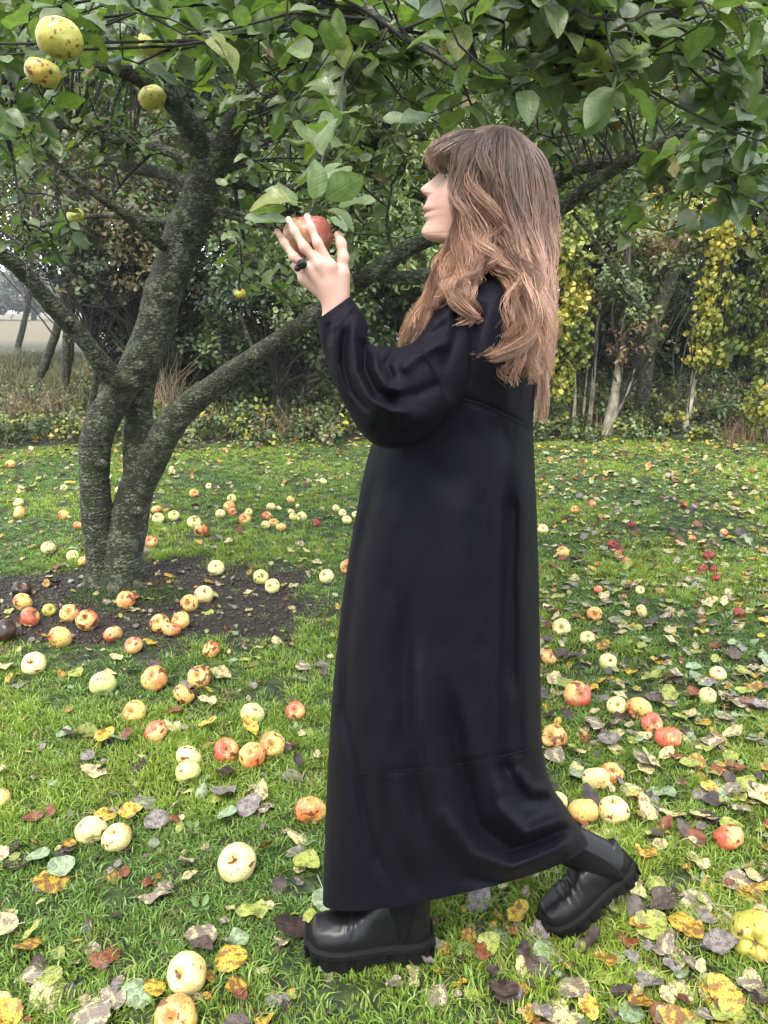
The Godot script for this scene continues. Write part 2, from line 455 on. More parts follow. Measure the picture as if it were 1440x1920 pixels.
func build_grass() -> void:
	rng.seed = 11
	var zones := [[-1.0, -2.6, 1500.0], [-2.6, -4.5, 800.0], [-4.5, -8.9, 420.0]]
	var sets := [[], [], []]
	var cols := [[], [], []]
	for zn in zones:
		var half0: float = 1.1 * -zn[1] + 1.2
		var n := int(absf(zn[0] - zn[1]) * half0 * 2.0 * zn[2])
		for i in n:
			var p := Vector3(R(-half0, half0), 0, R(zn[0], zn[1]))
			if absf(p.x) > 0.62 * -p.z + 0.45 and (rng.randf() > 0.4 or absf(p.x) > 1.1 * -p.z + 1.2): continue
			if p.z < lawn_edge(p.x) - 0.2: continue
			var s := soil_mask(p)
			var m := moss_mask(p)
			if rng.randf() < s * 1.06 - 0.10 and not (m > 0.5 and rng.randf() < 0.0): continue
			var patch := noise.get_noise_2d(p.x * 35.0, p.z * 35.0)
			var fine := noise.get_noise_2d(p.x * 160.0 + 90.0, p.z * 160.0)
			if fine < -0.34 and rng.randf() < 0.7: continue
			var c := Color(0.120, 0.222, 0.038).lerp(Color(0.260, 0.365, 0.052), clampf(0.5 + patch * 1.5 + R(-0.25, 0.25), 0, 1))
			if rng.randf() < 0.04: c = Color(0.22, 0.19, 0.07)
			if s > 0.3: c = c.lerp(Color(0.06, 0.09, 0.025), 0.5)
			var sc := R(0.7, 1.15) * (0.9 + 0.5 * patch) * (0.55 if s > 0.3 else 1.0)
			var k := rng.randi() % 3
			sets[k].append(Transform3D(Basis(Vector3.UP, R(0, TAU)).scaled(Vector3(1.0, sc, 1.0)), Vector3(p.x, height(p.x, p.z) - 0.004, p.z)))
			cols[k].append(c)
	for k in 3:
		tag(many("grass", tuft(26, 0.036, 0.036, 50 + k, 0.0022), M.grass, sets[k], cols[k]), "short green lawn grass", "grass", "", "stuff")
	# moss on the bare earth
	var mx := []; var mc := []
	for i in 4200:
		var c := G(235, 1118)
		var p := Vector3(c.x + R(-0.28, 0.28), 0, c.z + R(-0.4, 0.4))
		if rng.randf() > moss_mask(p): continue
		mx.append(Transform3D(Basis(Vector3.UP, R(0, TAU)).scaled(Vector3.ONE * R(0.5, 1.0)), Vector3(p.x, height(p.x, p.z) - 0.002, p.z)))
		mc.append(Color(0.05, 0.085, 0.016) * R(0.6, 1.2))
	tag(many("moss", tuft(14, 0.018, 0.022, 60, 0.002), M.grass, mx, mc), "green moss on the bare earth before the apple tree", "moss", "", "stuff")
	# crumbs of earth and bits of dead leaf in the bare patch
	var cm := MB.new()
	ball(cm, Vector3.ZERO, Vector3(1, 0.7, 0.85), Color.WHITE, 4, 6)
	mx = []; mc = []
	for i in 5200:
		var c := G(255, 1125)
		var p := Vector3(c.x + R(-1.15, 1.15), 0, c.z + R(-0.8, 0.8))
		if rng.randf() > soil_mask(p): continue
		mx.append(Transform3D(Basis.from_euler(Vector3(R(0, 6), R(0, 6), R(0, 6))).scaled(Vector3.ONE * R(0.003, 0.012)), Vector3(p.x, height(p.x, p.z) + 0.002, p.z)))
		mc.append(Color(0.034, 0.021, 0.0145) * R(0.5, 1.9))
	tag(many("soil_crumbs", cm.mesh(), M.grass, mx, mc), "crumbs of dark earth round the foot of the apple tree", "earth", "", "stuff")
	# clover and small weeds in the turf
	var wm := MB.new()
	for k in 5:
		var a := TAU * k / 5.0 + 0.3
		var q := Transform3D(Basis(Vector3.UP, a) * Basis(Vector3.RIGHT, 1.15), Vector3(0, 0.006, 0))
		leaf_into(wm, q, 0.030, 0.017, 0.35, 0.35, 0.2, 0.02, 4, k, Color.WHITE * R(0.8, 1.2), 1.15)
	mx = []; mc = []
	for i in 1100:
		var p := Vector3(R(-4.5, 4.5), 0, R(-1.1, -7.8))
		if absf(p.x) > 0.6 * -p.z + 0.3 or noise.get_noise_2d(p.x * 90.0 + 7.0, p.z * 90.0) < 0.02 - 0.12 * float(p.z < -3.3 and p.x < 0.0) or soil_mask(p) > 0.6: continue
		mx.append(Transform3D(Basis(Vector3.UP, R(0, TAU)).scaled(Vector3.ONE * R(0.45, 0.95)), Vector3(p.x, height(p.x, p.z) + R(0.004, 0.018), p.z)))
		mc.append(Color(0.085, 0.165, 0.045).lerp(Color(0.14, 0.21, 0.07), rng.randf()))
	tag(many("clover", wm.mesh(), M.grass, mx, mc), "small round leaved weeds growing in the lawn", "weeds", "", "stuff")

# ------------------------------------------------------------------ apples
func apple_mesh(seed_: int, squat: float, lobes: float, dent: float) -> ArrayMesh:
	var r := RandomNumberGenerator.new(); r.seed = seed_
	var n := FastNoiseLite.new(); n.seed = seed_; n.frequency = 0.9
	var mb := MB.new()
	var rings := 26; var sides := 36
	for i in rings + 1:
		var th := PI * i / rings
		var prof := 0.5 * (1.0 + 0.06 * cos(th))
		for k in sides + 1:
			var ph := TAU * (k % sides) / sides
			var q := Vector3(sin(th) * cos(ph), cos(th), sin(th) * sin(ph))
			var rad := prof * (1.0 + 0.09 * n.get_noise_3dv(q) + 0.022 * lobes * cos(5.0 * ph + seed_) * (0.35 + 0.65 * smoothstep(1.6, 2.7, th)))
			var y := cos(th) * rad * squat
			y -= 0.20 * dent * exp(-pow(th / 0.36, 2.0)) 
			y += 0.13 * dent * exp(-pow((PI - th) / 0.34, 2.0))
			mb.p(Vector3(q.x * rad, y, q.z * rad), Color.WHITE, Vector2(float(k) / sides, float(i) / rings))
	for i in rings:
		for k in sides:
			var a := i * (sides + 1) + k
			mb.quad(a, a + 1, a + sides + 2, a + sides + 1)
	return mb.mesh()

func apple_parts() -> void:
	M.apple_mesh = [apple_mesh(1, 0.86, 1.0, 1.0), apple_mesh(2, 0.80, 1.6, 1.1), apple_mesh(3, 0.90, 0.8, 0.9), apple_mesh(4, 0.84, 2.2, 1.2), apple_mesh(6, 0.88, 1.2, 1.0)]
	var st := MB.new()
	tube(st, [Vector3(0, 0.24, 0), Vector3(0.008, 0.33, 0.004), Vector3(0.03, 0.43, 0.01)], [0.016, 0.013, 0.02], 6, Color.WHITE)
	M.apple_stalk = st.mesh()
	var ca := MB.new()
	for k in 5:
		var a := TAU * k / 5.0
		var d := Vector3(cos(a), 0, sin(a))
		var s := Vector3(-sin(a), 0, cos(a)) * 0.022
		var q := [ca.p(d * 0.012 + s + Vector3(0, -0.305, 0)), ca.p(d * 0.012 - s + Vector3(0, -0.305, 0)), ca.p(d * 0.075 + Vector3(0, -0.36, 0))]
		ca.tri(q[0], q[1], q[2])
	M.apple_calyx = ca.mesh()

func apple(at: Vector3, size: float, kind: String, label: String, group: String, turn: Basis, detailed: bool, called := "apple") -> Node3D:
	var t := thing(called, label, "apple", at, group)
	t.basis = turn.scaled(Vector3.ONE * size)
	obj("skin", M.apple_mesh[rng.randi() % 5], M.apple[kind + str(rng.randi() % 2)], t)
	if detailed:
		obj("stalk", M.apple_stalk, M.stalk, t)
		obj("calyx", M.apple_calyx, M.stalk, t)
	return t

func ground_apples() -> void:
	rng.seed = 21
	# where each lies in the photograph (centre and width in its pixels), its look, and what tells it from the others
	var rows := [
		[42, 1130, 34, "o", "orange apple on bare earth behind the redder one, far from the trunk"], [92, 1145, 25, "h", "small dull olive apple on the bare earth beside two orange apples"],
		[56, 1158, 37, "r", "red-orange apple at the outer end of the apple row on bare earth"], [130, 1152, 34, "o", "orange apple touching the larger speckled one on bare earth"],
		[164, 1165, 40, "s", "large speckled apple third along the row on bare earth"], [236, 1126, 34, "o", "orange apple with a dark crack just before the tree trunk"],
		[382, 1114, 34, "y", "yellow apple behind the tan one on the bare earth"], [355, 1132, 32, "o", "tan orange apple before the yellow one on bare earth"],
		[300, 1170, 36, "s", "apple covered in brown rot spots in the trio on bare earth"], [339, 1164, 36, "o", "orange apple with a star-shaped crack in the trio on bare earth"],
		[321, 1182, 34, "r", "red-brown apple in front of the trio on bare earth"], [112, 1197, 42, "o", "yellow apple with a pink cheek at the near edge of the earth"],
		[212, 1190, 34, "r", "dark red bruised apple near the middle of the bare earth"], [251, 1212, 34, "r", "bright crimson and yellow apple at the near edge of bare earth"],
		[397, 1220, 34, "s", "brownish pink apple at the near corner of the bare earth"], [10, 1182, 44, "b", "large blackened rotten apple at the edge of the bare earth"],
		[40, 1104, 34, "b", "blackened rotten apple behind the orange one on bare earth"], [63, 1243, 44, "y", "yellow apple with a brown crack where earth meets the grass"],
		[193, 1285, 48, "g", "greenish apple with black specks facing its calyx to the camera"], [290, 1275, 48, "o", "large peach apple with dark specks on grass beside the earth"],
		[373, 1273, 43, "s", "apple with a broad brown rotten band, beside the peach one"], [344, 1306, 42, "s", "cream apple with a raw orange bruise on its top"],
		[253, 1338, 42, "o", "peach apple behind the red striped one on the grass"], [293, 1374, 42, "r", "red striped apple beside a yellow curled leaf"],
		[473, 1341, 44, "g", "pale green apple with a puckered cavity on the grass"], [554, 1333, 36, "r", "flat red apple under a brown leaf close to the dress"],
		[353, 1422, 48, "y", "yellow apple resting behind a paler dented one"], [353, 1447, 46, "g", "pale dented apple leaning on the yellow one behind it"],
		[424, 1408, 46, "r", "cracked red apple in the cluster of three"], [473, 1418, 50, "o", "cream apple with an open stalk cavity in the cluster of three"],
		[510, 1397, 47, "o", "pink flushed apple at the back of the cluster of three"], [-2, 1500, 40, "o", "orange apple cut by the frame edge on the grass"],
		[171, 1557, 58, "y", "big cream apple of a touching pair, stalk cavity up"], [219, 1568, 54, "y", "smaller ivory apple of a touching pair by a brown leaf"],
		[582, 1522, 58, "o", "golden apple just in front of the dress hem"], [444, 1618, 70, "y", "large smooth cream apple alone before the front boot"],
		[352, 1828, 74, "y", "large golden apple with grass blades crossing it in the foreground"], [330, 1912, 78, "o", "rosy apple cut off by the bottom of the picture"],
		[-3, 1885, 48, "y", "yellow apple cut off in the bottom corner"],
		[405, 1064, 30, "y", "yellow apple with a pale leaf behind it, on earth behind the trunk line"], [489, 1083, 28, "g", "pale green apple of a pair where earth ends near the dress"],
		[511, 1100, 28, "y", "yellow apple of a pair where earth ends near the dress"], [613, 1081, 28, "y", "single yellow apple on grass between the earth and dress"],
		[653, 1064, 30, "r", "red apple peeping out from behind the dress front"],
		[91, 1029, 26, "g", "pale green apple at the far rim of the bare earth"], [136, 1041, 22, "g", "greenish ridged apple behind the trunk on dark earth"],
		[158, 1052, 24, "s", "brown bruised apple tucked against the tree trunk"], [283, 1016, 25, "r", "pinkish red apple close beside the trunk on the grass"],
		[37, 962, 25, "o", "pink and cream apple on the shaded lawn, nearer of two"], [35, 942, 19, "g", "pale apple just behind the pink and cream one"],
		[20, 872, 18, "o", "pink apple at the far lawn edge by the weeds"], [119, 966, 20, "o", "dusty pink apple beside a yellow leaf left of the trunk"],
		[147, 987, 18, "o", "orange apple half hidden by the forked trunk"], [120, 915, 14, "g", "small pale green apple on the far lawn behind the trunk"],
		[222, 919, 13, "y", "yellow apple seen in the fork between both trunk stems"],
		[294, 956, 19, "o", "orange apple on top of a pale one beside the trunk"], [297, 972, 22, "g", "pale green apple below the orange one beside the trunk"],
		[326, 968, 21, "g", "cream apple next to the pair beside the trunk"], [278, 969, 14, "o", "orange apple mostly hidden by the trunk edge"],
		[364, 980, 26, "g", "greenish cream apple behind a tan one on the lawn"], [378, 995, 27, "s", "tan apple in front of the greenish cream one"],
		[364, 926, 18, "o", "rosy apple by a brown leaf on the far lawn"], [392, 912, 13, "y", "small cream apple farthest along behind the rosy one"],
		[435, 937, 18, "g", "pale green apple at the back of the far lawn cluster"], [430, 951, 22, "o", "peach apple in the middle of the far lawn cluster"],
		[413, 964, 18, "y", "yellow apple on the trunk side of the far lawn cluster"], [436, 960, 16, "r", "rosy apple leaning on the peach one in the far cluster"],
		[466, 961, 18, "g", "pale apple behind a peach one in the far lawn cluster"], [459, 973, 22, "o", "peach apple nearest the camera in the far lawn cluster"],
		[500, 967, 18, "r", "rosy apple at the top of the small far heap"], [498, 985, 17, "y", "yellow apple with dark calyx in the small far heap"],
		[513, 981, 18, "o", "tan apple in the middle of the small far heap"], [527, 989, 19, "o", "cream and tan apple nearest the dress in the small far heap"],
		[508, 951, 17, "y", "yellow apple at the back of the line of far windfalls"], [523, 953, 11, "g", "tiny pale apple second in the line of far windfalls"],
		[545, 937, 16, "o", "orange apple standing apart behind the line of far windfalls"], [558, 948, 9, "y", "smallest yellow apple behind the line of far windfalls"],
		[546, 960, 13, "y", "small yellow apple beside the pale pair in the far line"], [550, 971, 17, "g", "half hidden pale apple of the pair in the far line"],
		[566, 971, 20, "g", "round pale green apple ending the line of far windfalls"], [593, 981, 19, "d", "dark crimson apple on the lawn in front of the dress"],
		[606, 903, 14, "y", "cream apple alone far behind the dress front"], [630, 953, 15, "y", "yellow apple at the back of three beside the dress"],
		[642, 963, 16, "y", "yellow apple in the middle of three beside the dress"], [650, 976, 18, "y", "largest yellow apple of three beside the dress"],
		[667, 966, 15, "y", "yellow apple half behind the dress front"],
		[1115, 1150, 28, "o", "orange apple on the lawn behind the dress back"], [1203, 1144, 24, "y", "yellow apple beside a yellow leaf behind the dress"],
		[1385, 1150, 20, "d", "single crimson apple nearest the camera among the red ones"], [1053, 1180, 34, "y", "yellow apple with a brown leaf against it, close to the dress"],
		[1101, 1198, 28, "y", "small ivory apple on the grass behind the dress"], [1028, 1234, 32, "r", "pinkish red apple touching the back of the dress outline"],
		[1140, 1240, 32, "y", "cream apple with a dark leaf on its side"], [1346, 1262, 30, "y", "cream apple with an open cavity among leaves behind"],
		[1082, 1303, 50, "r", "large pink and yellow striped apple behind the dress"], [1156, 1325, 36, "y", "yellow apple first in the row of four windfalls"],
		[1198, 1332, 46, "o", "ribbed golden apple second in the row of four windfalls"], [1221, 1360, 40, "r", "red streaked apple third in the row of four windfalls"],
		[1252, 1388, 48, "r", "red ribbed apple fourth in the row of four windfalls"], [1326, 1306, 33, "g", "pale yellow apple sitting above a rust leaf"],
		[1040, 1383, 48, "s", "cream apple with brown rot close behind the skirt"], [1118, 1460, 50, "y", "pale yellow apple in front of a brown topped one"],
		[1148, 1448, 42, "s", "brown topped apple behind the pale yellow one"], [1095, 1521, 54, "o", "cream apple with a red scar and calyx facing the camera"],
		[1151, 1518, 56, "y", "pale golden apple touching the scarred one above the back boot"], [1046, 1505, 36, "y", "ivory apple half hidden by the skirt fold"],
		[1367, 1566, 54, "r", "yellow apple with a red cheek and deep rib behind the back boot"], [1418, 1755, 90, "h", "huge knobbly yellow-green apple cut by the frame edge"],
		[1018, 993, 20, "y", "cream apple just behind the back of the dress"], [1055, 1035, 26, "o", "cream apple with a rosy top behind the dress"],
		[1148, 1022, 18, "d", "dark crimson apple at the back of three touching ones"], [1157, 1024, 12, "d", "smallest dark crimson apple between the two bigger ones"],
		[1162, 1034, 18, "d", "dark crimson apple in front of three touching ones"], [1175, 1053, 17, "r", "red apple on a brown leaf before the crimson three"],
		[1078, 957, 16, "o", "orange apple on leaves in the middle distance"], [1110, 945, 14, "r", "small pale red apple behind the orange one, middle distance"],
		[1280, 946, 14, "d", "dark crimson apple alone on the far lawn"], [1184, 984, 14, "d", "crimson apple beside a grey leaf on the far lawn"],
		[1273, 1017, 16, "d", "crimson apple next to an orange one on the lawn"], [1298, 1010, 14, "r", "orange-red apple next to a crimson one on the lawn"],
		[1329, 1041, 20, "d", "largest round crimson apple behind the dress"], [1318, 1068, 17, "d", "crimson apple in the trio, farthest from the frame edge"],
		[1337, 1070, 17, "d", "crimson apple in the trio, nearest the frame edge"], [1342, 1085, 16, "d", "crimson apple in front of the trio beside a yellow leaf"],
		[1357, 998, 15, "r", "red apple far out beside pale leaves"], [1200, 1107, 18, "y", "small ivory apple by itself among pale leaves"],
		[1122, 1105, 17, "r", "reddish sunken apple behind the orange one on lawn"], [1215, 873, 13, "r", "red and white apple farthest away at the lawn edge"],
	]
	M.apple_spots = []
	for r in rows:
		var p := G(r[0], r[1], 0.03)
		var size: float = r[2] * mpp(p) * 1.03
		var soft: bool = soil_mask(p) < 0.4
		p = G(r[0], r[1], size * (0.35 if soft else 0.41))
		p.y += height(p.x, p.z)
		var b := Basis.from_euler(Vector3(R(-1.2, 1.2), R(0, TAU), R(-1.2, 1.2)))
		if rng.randf() < 0.35: b = Basis(Vector3.UP, R(-0.6, 0.6)) * Basis(Vector3.RIGHT, R(0.5, 1.2)) * Basis(Vector3.UP, R(0, TAU))   # stalk end tipped to the camera
		M.apple_spots.append([p, size])
		var a := apple(p, size, r[3], r[4], "windfall apples lying under the tree", b, r[2] > 24)
		if r[2] > 80:                                    # the knobbly one: deep lobes, its eye end towards the camera
			a.basis = (Basis(Vector3.UP, -0.5) * Basis(Vector3.RIGHT, -1.9) * Basis(Vector3.UP, 0.5)).scaled(Vector3.ONE * size)
			(a.get_child(0) as MeshInstance3D).mesh = apple_mesh(9, 0.9, 4.5, 1.4)

# ------------------------------------------------------------------ fallen leaves
func fallen_leaves() -> void:
	rng.seed = 31
	M.fallen_mesh = []
	for k in 8:
		M.fallen_mesh.append(leaf_mesh(1.0, [0.82, 0.9, 0.62, 0.75, 0.95, 0.55, 0.7, 0.85][k], [0.55, 0.3, 0.25, 0.6, 0.2, 0.3, 0.0, 0.5][k], [0.15, -0.3, 0.45, -0.1, 0.25, -0.5, 0.6, 0.05][k], [0.1, 0.35, -0.25, 0.15, -0.2, 0.5, 0.3, -0.1][k], [0.10, 0.16, 0.12, 0.2, 0.08, 0.14, 0.2, 0.12][k], 12, k, [0.72, 0.8, 0.9, 0.68, 0.78, 0.95, 0.85, 0.7][k], [0.07, 0.1, 0.03, 0.1, 0.06, 0.04, 0.08, 0.1][k]))
	var pool := ["cream", "mottled", "mottled", "yellow", "ochre", "lime", "sage", "plum", "umber", "lime", "rust", "grey", "cream", "cream"]
	var looks := {"cream": "cream-yellow", "mottled": "brown-mottled cream", "yellow": "bright yellow", "ochre": "brown-spotted ochre", "lime": "yellow-green", "sage": "pale sage green", "plum": "dull purple-brown", "umber": "dark brown", "rust": "rusty orange-brown", "grey": "silvery grey"}
	var forms := ["flat", "cupped", "curled", "wavy", "rounded", "folded", "drooping", "broad"]
	var marks := [
		[[690, 1790], "the front boot toe"], [[800, 1790], "the front boot heel"], [[1030, 1745], "the back boot toe"], [[1190, 1690], "the back boot heel"], [[352, 1828], "the golden foreground apple"],
		[[444, 1618], "the lone cream apple"], [[195, 1565], "the touching pair of pale apples"], [[1418, 1755], "the huge knobbly yellow-green apple"], [[1367, 1566], "the red cheeked ribbed apple"], [[1120, 1520], "the scarred apple pair"],
		[[330, 1912], "the cut off rosy apple"], [[470, 1410], "the cluster of three apples"], [[353, 1435], "the leaning apple pair"], [[1210, 1355], "the row of four windfalls"], [[582, 1522], "the golden apple by the hem"],
		[[293, 1374], "the red striped apple"], [[473, 1341], "the puckered green apple"], [[344, 1306], "the bruise-topped apple"], [[193, 1285], "the specked greenish apple"], [[1326, 1306], "the apple above a rust leaf"],
		[[1082, 1303], "the large striped apple"], [[900, 1880], "the bottom edge below the person"], [[1250, 1880], "the bottom edge below the back boot"], [[60, 1760], "the lower frame corner"], [[1133, 1455], "the brown topped apple pair"],
	]
	for m in marks: m[0] = G(m[0][0], m[0][1])
	var spots := []
	# the ones that stand out, placed as in the photograph: pixel, length in pixels, look
	for s in [[400, 1740, 75, "mottled"], [430, 1790, 80, "yellow"], [365, 1760, 60, "plum"], [245, 1850, 80, "sage"], [160, 1880, 120, "mottled"], [140, 1850, 80, "umber"], [288, 1830, 60, "yellow"], [515, 1855, 75, "grey"], [450, 1850, 55, "ochre"], [505, 1905, 60, "yellow"],
		[85, 1840, 70, "lime"], [70, 1790, 75, "plum"], [55, 1745, 50, "lime"], [260, 1665, 75, "mottled"], [285, 1635, 45, "rust"], [355, 1605, 60, "mottled"], [495, 1590, 65, "ochre"], [555, 1560, 60, "cream"], [560, 1600, 70, "lime"], [520, 1645, 45, "umber"],
		[425, 1520, 50, "sage"], [485, 1515, 45, "plum"], [490, 1480, 45, "cream"], [45, 1570, 60, "umber"], [60, 1525, 50, "rust"], [130, 1575, 50, "ochre"], [95, 1650, 50, "grey"], [225, 1385, 50, "sage"], [380, 1470, 45, "sage"], [205, 1475, 35, "plum"],
		[190, 1440, 35, "umber"], [100, 1460, 40, "sage"], [325, 1525, 30, "rust"], [815, 1850, 85, "mottled"], [885, 1845, 45, "lime"], [935, 1855, 70, "plum"], [870, 1755, 55, "sage"], [915, 1765, 55, "lime"], [940, 1735, 65, "sage"], [1020, 1770, 70, "sage"],
		[910, 1790, 50, "rust"], [990, 1830, 55, "ochre"], [1030, 1900, 80, "mottled"], [1160, 1780, 60, "grey"], [1280, 1715, 65, "yellow"], [1240, 1690, 60, "plum"], [1320, 1840, 65, "yellow"], [1275, 1840, 60, "cream"], [1350, 1900, 80, "yellow"], [1255, 1795, 45, "grey"],
		[1260, 1560, 60, "mottled"], [1305, 1560, 55, "cream"], [1240, 1660, 70, "plum"], [1330, 1640, 60, "yellow"], [1415, 1620, 60, "cream"], [1270, 1760, 70, "mottled"], [1380, 1505, 50, "mottled"], [1210, 1600, 60, "ochre"], [1180, 1640, 60, "umber"], [1390, 1300, 45, "grey"],
		[1425, 1480, 50, "plum"], [1220, 1490, 45, "grey"], [1090, 1400, 50, "cream"], [1150, 1400, 45, "lime"], [1200, 1440, 45, "cream"], [1270, 1420, 45, "rust"], [1240, 1305, 40, "plum"], [1160, 1850, 50, "umber"], [1100, 1860, 60, "yellow"], [1330, 1745, 60, "grey"]]:
		spots.append([G(s[0], s[1], 0.03), s[2], s[3]])
	# the rest lie thickest on the side behind the person and along the hedge
	while spots.size() < 3200:
		var z := -8.7 + 7.5 * pow(rng.randf(), 0.8)
		var x := R(-1, 1) * (0.62 * -z + 0.45)
		var p := Vector3(x, 0, z)
		var want := 0.22 + 0.75 * smoothstep(0.0, 0.9, x) + 0.8 * smoothstep(1.2, 0.2, z - lawn_edge(x)) + 0.5 * noise.get_noise_2d(x * 70.0, z * 70.0)
		if soil_mask(p) > 0.4: want *= 0.55
		if rng.randf() * 1.5 > want: continue
		p.y = 0.024
		var lk: String = pool[rng.randi() % pool.size()]
		if z < -6.6 and rng.randf() < 0.55: lk = ["yellow", "ochre", "cream", "lime"][rng.randi() % 4]
		spots.append([p, 0, lk])
	var order := []
	for s in spots: order.append([(s[0] - Vector3(0, EYE, 0)).length() - (10.0 if s[1] else 0.0), s])
	order.sort_custom(func(a, b): return a[0] < b[0])
	var xf := {}
	var cl := {}
	var used := 0
	var told := {}
	for o in order:
		var p: Vector3 = o[1][0]
		var long: float = R(0.055, 0.09) * (0.8 if p.z < -3.0 else 1.0)
		if o[1][1]: long = minf(o[1][1] * mpp(p) * 0.85, 0.11)
		var k := rng.randi() % 8
		var onsoil := soil_mask(p)
		var clash := false
		for a in M.apple_spots:
			if Vector2(a[0].x - p.x, a[0].z - p.z).length() < a[1] * 0.42 + long * 0.3: clash = true
		if clash and not o[1][1]: continue
		p.y = height(p.x, p.z) + lerpf(R(0.010, 0.027), 0.008, onsoil)
		# lying face up or face down, tipped a little by the grass below
		var b := Basis(Vector3.UP, R(0, TAU)) * Basis(Vector3.FORWARD, R(-0.25, 0.25)) * Basis(Vector3.RIGHT, -PI / 2 + R(-0.22, 0.3) * (1.0 - 0.6 * onsoil))
		if rng.randf() < 0.5: b = b * Basis(Vector3.UP, PI)
		var lk: String = o[1][2]
		var tr := Transform3D(b.scaled(Vector3.ONE * long), p - b.y * long * 0.6)
		var inside := absf(p.x) < 0.475 * (-p.z * 0.969 + 0.34) + 0.02 and p.z < -1.22
		if inside and used < 296:
			var near_marks := marks.duplicate()
			near_marks.sort_custom(func(a, b): return a[0].distance_squared_to(p) < b[0].distance_squared_to(p))
			var label := ""
			for q in 5:
				var best = near_marks[q]
				var d: Vector3 = p - best[0]
				var where := ("behind" if d.z < 0.0 else "in front of") if absf(d.z) > absf(d.x) else ("left of" if d.x < 0.0 else "right of")
				var near := "just " if d.length() < 0.17 else "" if d.length() < 0.34 else "well "
				label = "%s %s leaf %s%s %s" % [forms[k], looks[lk], near, where, best[1]]
				if not told.has(label): break
				label = "%s %s %s leaf %s%s %s" % ["small" if long < 0.07 else "large", forms[k], looks[lk], near, where, best[1]]
				if not told.has(label): break
			told[label] = true
			var o2 := obj("fallen_leaf", M.fallen_mesh[k], M.fallen[lk + str(rng.randi() % 2)])
			o2.transform = tr
			tag(o2, label, "leaf", "fallen leaves strewn over the grass")
			used += 1
			continue
		var key := "%s%d|%d" % [lk, rng.randi() % 2, k % 4]
		if not xf.has(key): xf[key] = []; cl[key] = []
		xf[key].append(tr)
		cl[key].append(Color.WHITE * R(0.75, 1.15))
	# scraps and small torn leaves between the larger ones
	for i in 7500:
		var z := -8.7 + 7.6 * pow(rng.randf(), 0.9)
		var x := R(-1, 1) * (0.62 * -z + 0.45)
		if rng.randf() > 0.45 + 0.4 * smoothstep(-0.3, 0.9, x) + 0.5 * noise.get_noise_2d(x * 110.0, z * 110.0) + 0.35 * smoothstep(1.4, 0.3, z - lawn_edge(x)): continue
		var p := Vector3(x, 0, z)
		p.y = height(x, z) + R(0.008, 0.022)
		var b := Basis(Vector3.UP, R(0, TAU)) * Basis(Vector3.FORWARD, R(-0.5, 0.5)) * Basis(Vector3.RIGHT, -PI / 2 + R(-0.5, 0.5))
		var key := "%s%d|%d" % [pool[rng.randi() % pool.size()], rng.randi() % 2, rng.randi() % 4]
		if not xf.has(key): xf[key] = []; cl[key] = []
		xf[key].append(Transform3D(b.scaled(Vector3.ONE * R(0.018, 0.042) * (1.4 if z < -6.0 else 1.0)), p))
		cl[key].append(Color.WHITE * R(0.6, 1.05))
	for key in xf:
		var q: PackedStringArray = key.split("|")
		tag(many("leaf_litter", M.fallen_mesh[int(q[1])], M.fallen[q[0]], xf[key], cl[key]), "autumn leaf litter thinly covering the lawn", "leaf litter", "", "stuff")

# ------------------------------------------------------------------ apple tree
func limb(parent: Node, called: String, rows: Array, sides := 14, bump := 0.22) -> Array:
	# rows: [px, py, distance, width in pixels]
	var pts := []
	var rad := []
	for r in rows:
		var p := P(r[0], r[1], r[2])
		pts.append(p)
		rad.append(r[3] * 0.5 * mpp(p))
	var n := (rows.size() - 1) * (14 if sides > 15 else 7) + 1
	var sp := []
	var sr := []
	for i in n:
		var t := float(i) / (n - 1)
		sp.append(spline(pts, t)); sr.append(maxf(spline(rad, t), 0.002))
	var mb := MB.new()
	tube(mb, sp, sr, sides, Color.WHITE, bump, 16.0)
	obj(called, mb.mesh(), M.bark, parent)
	return sp

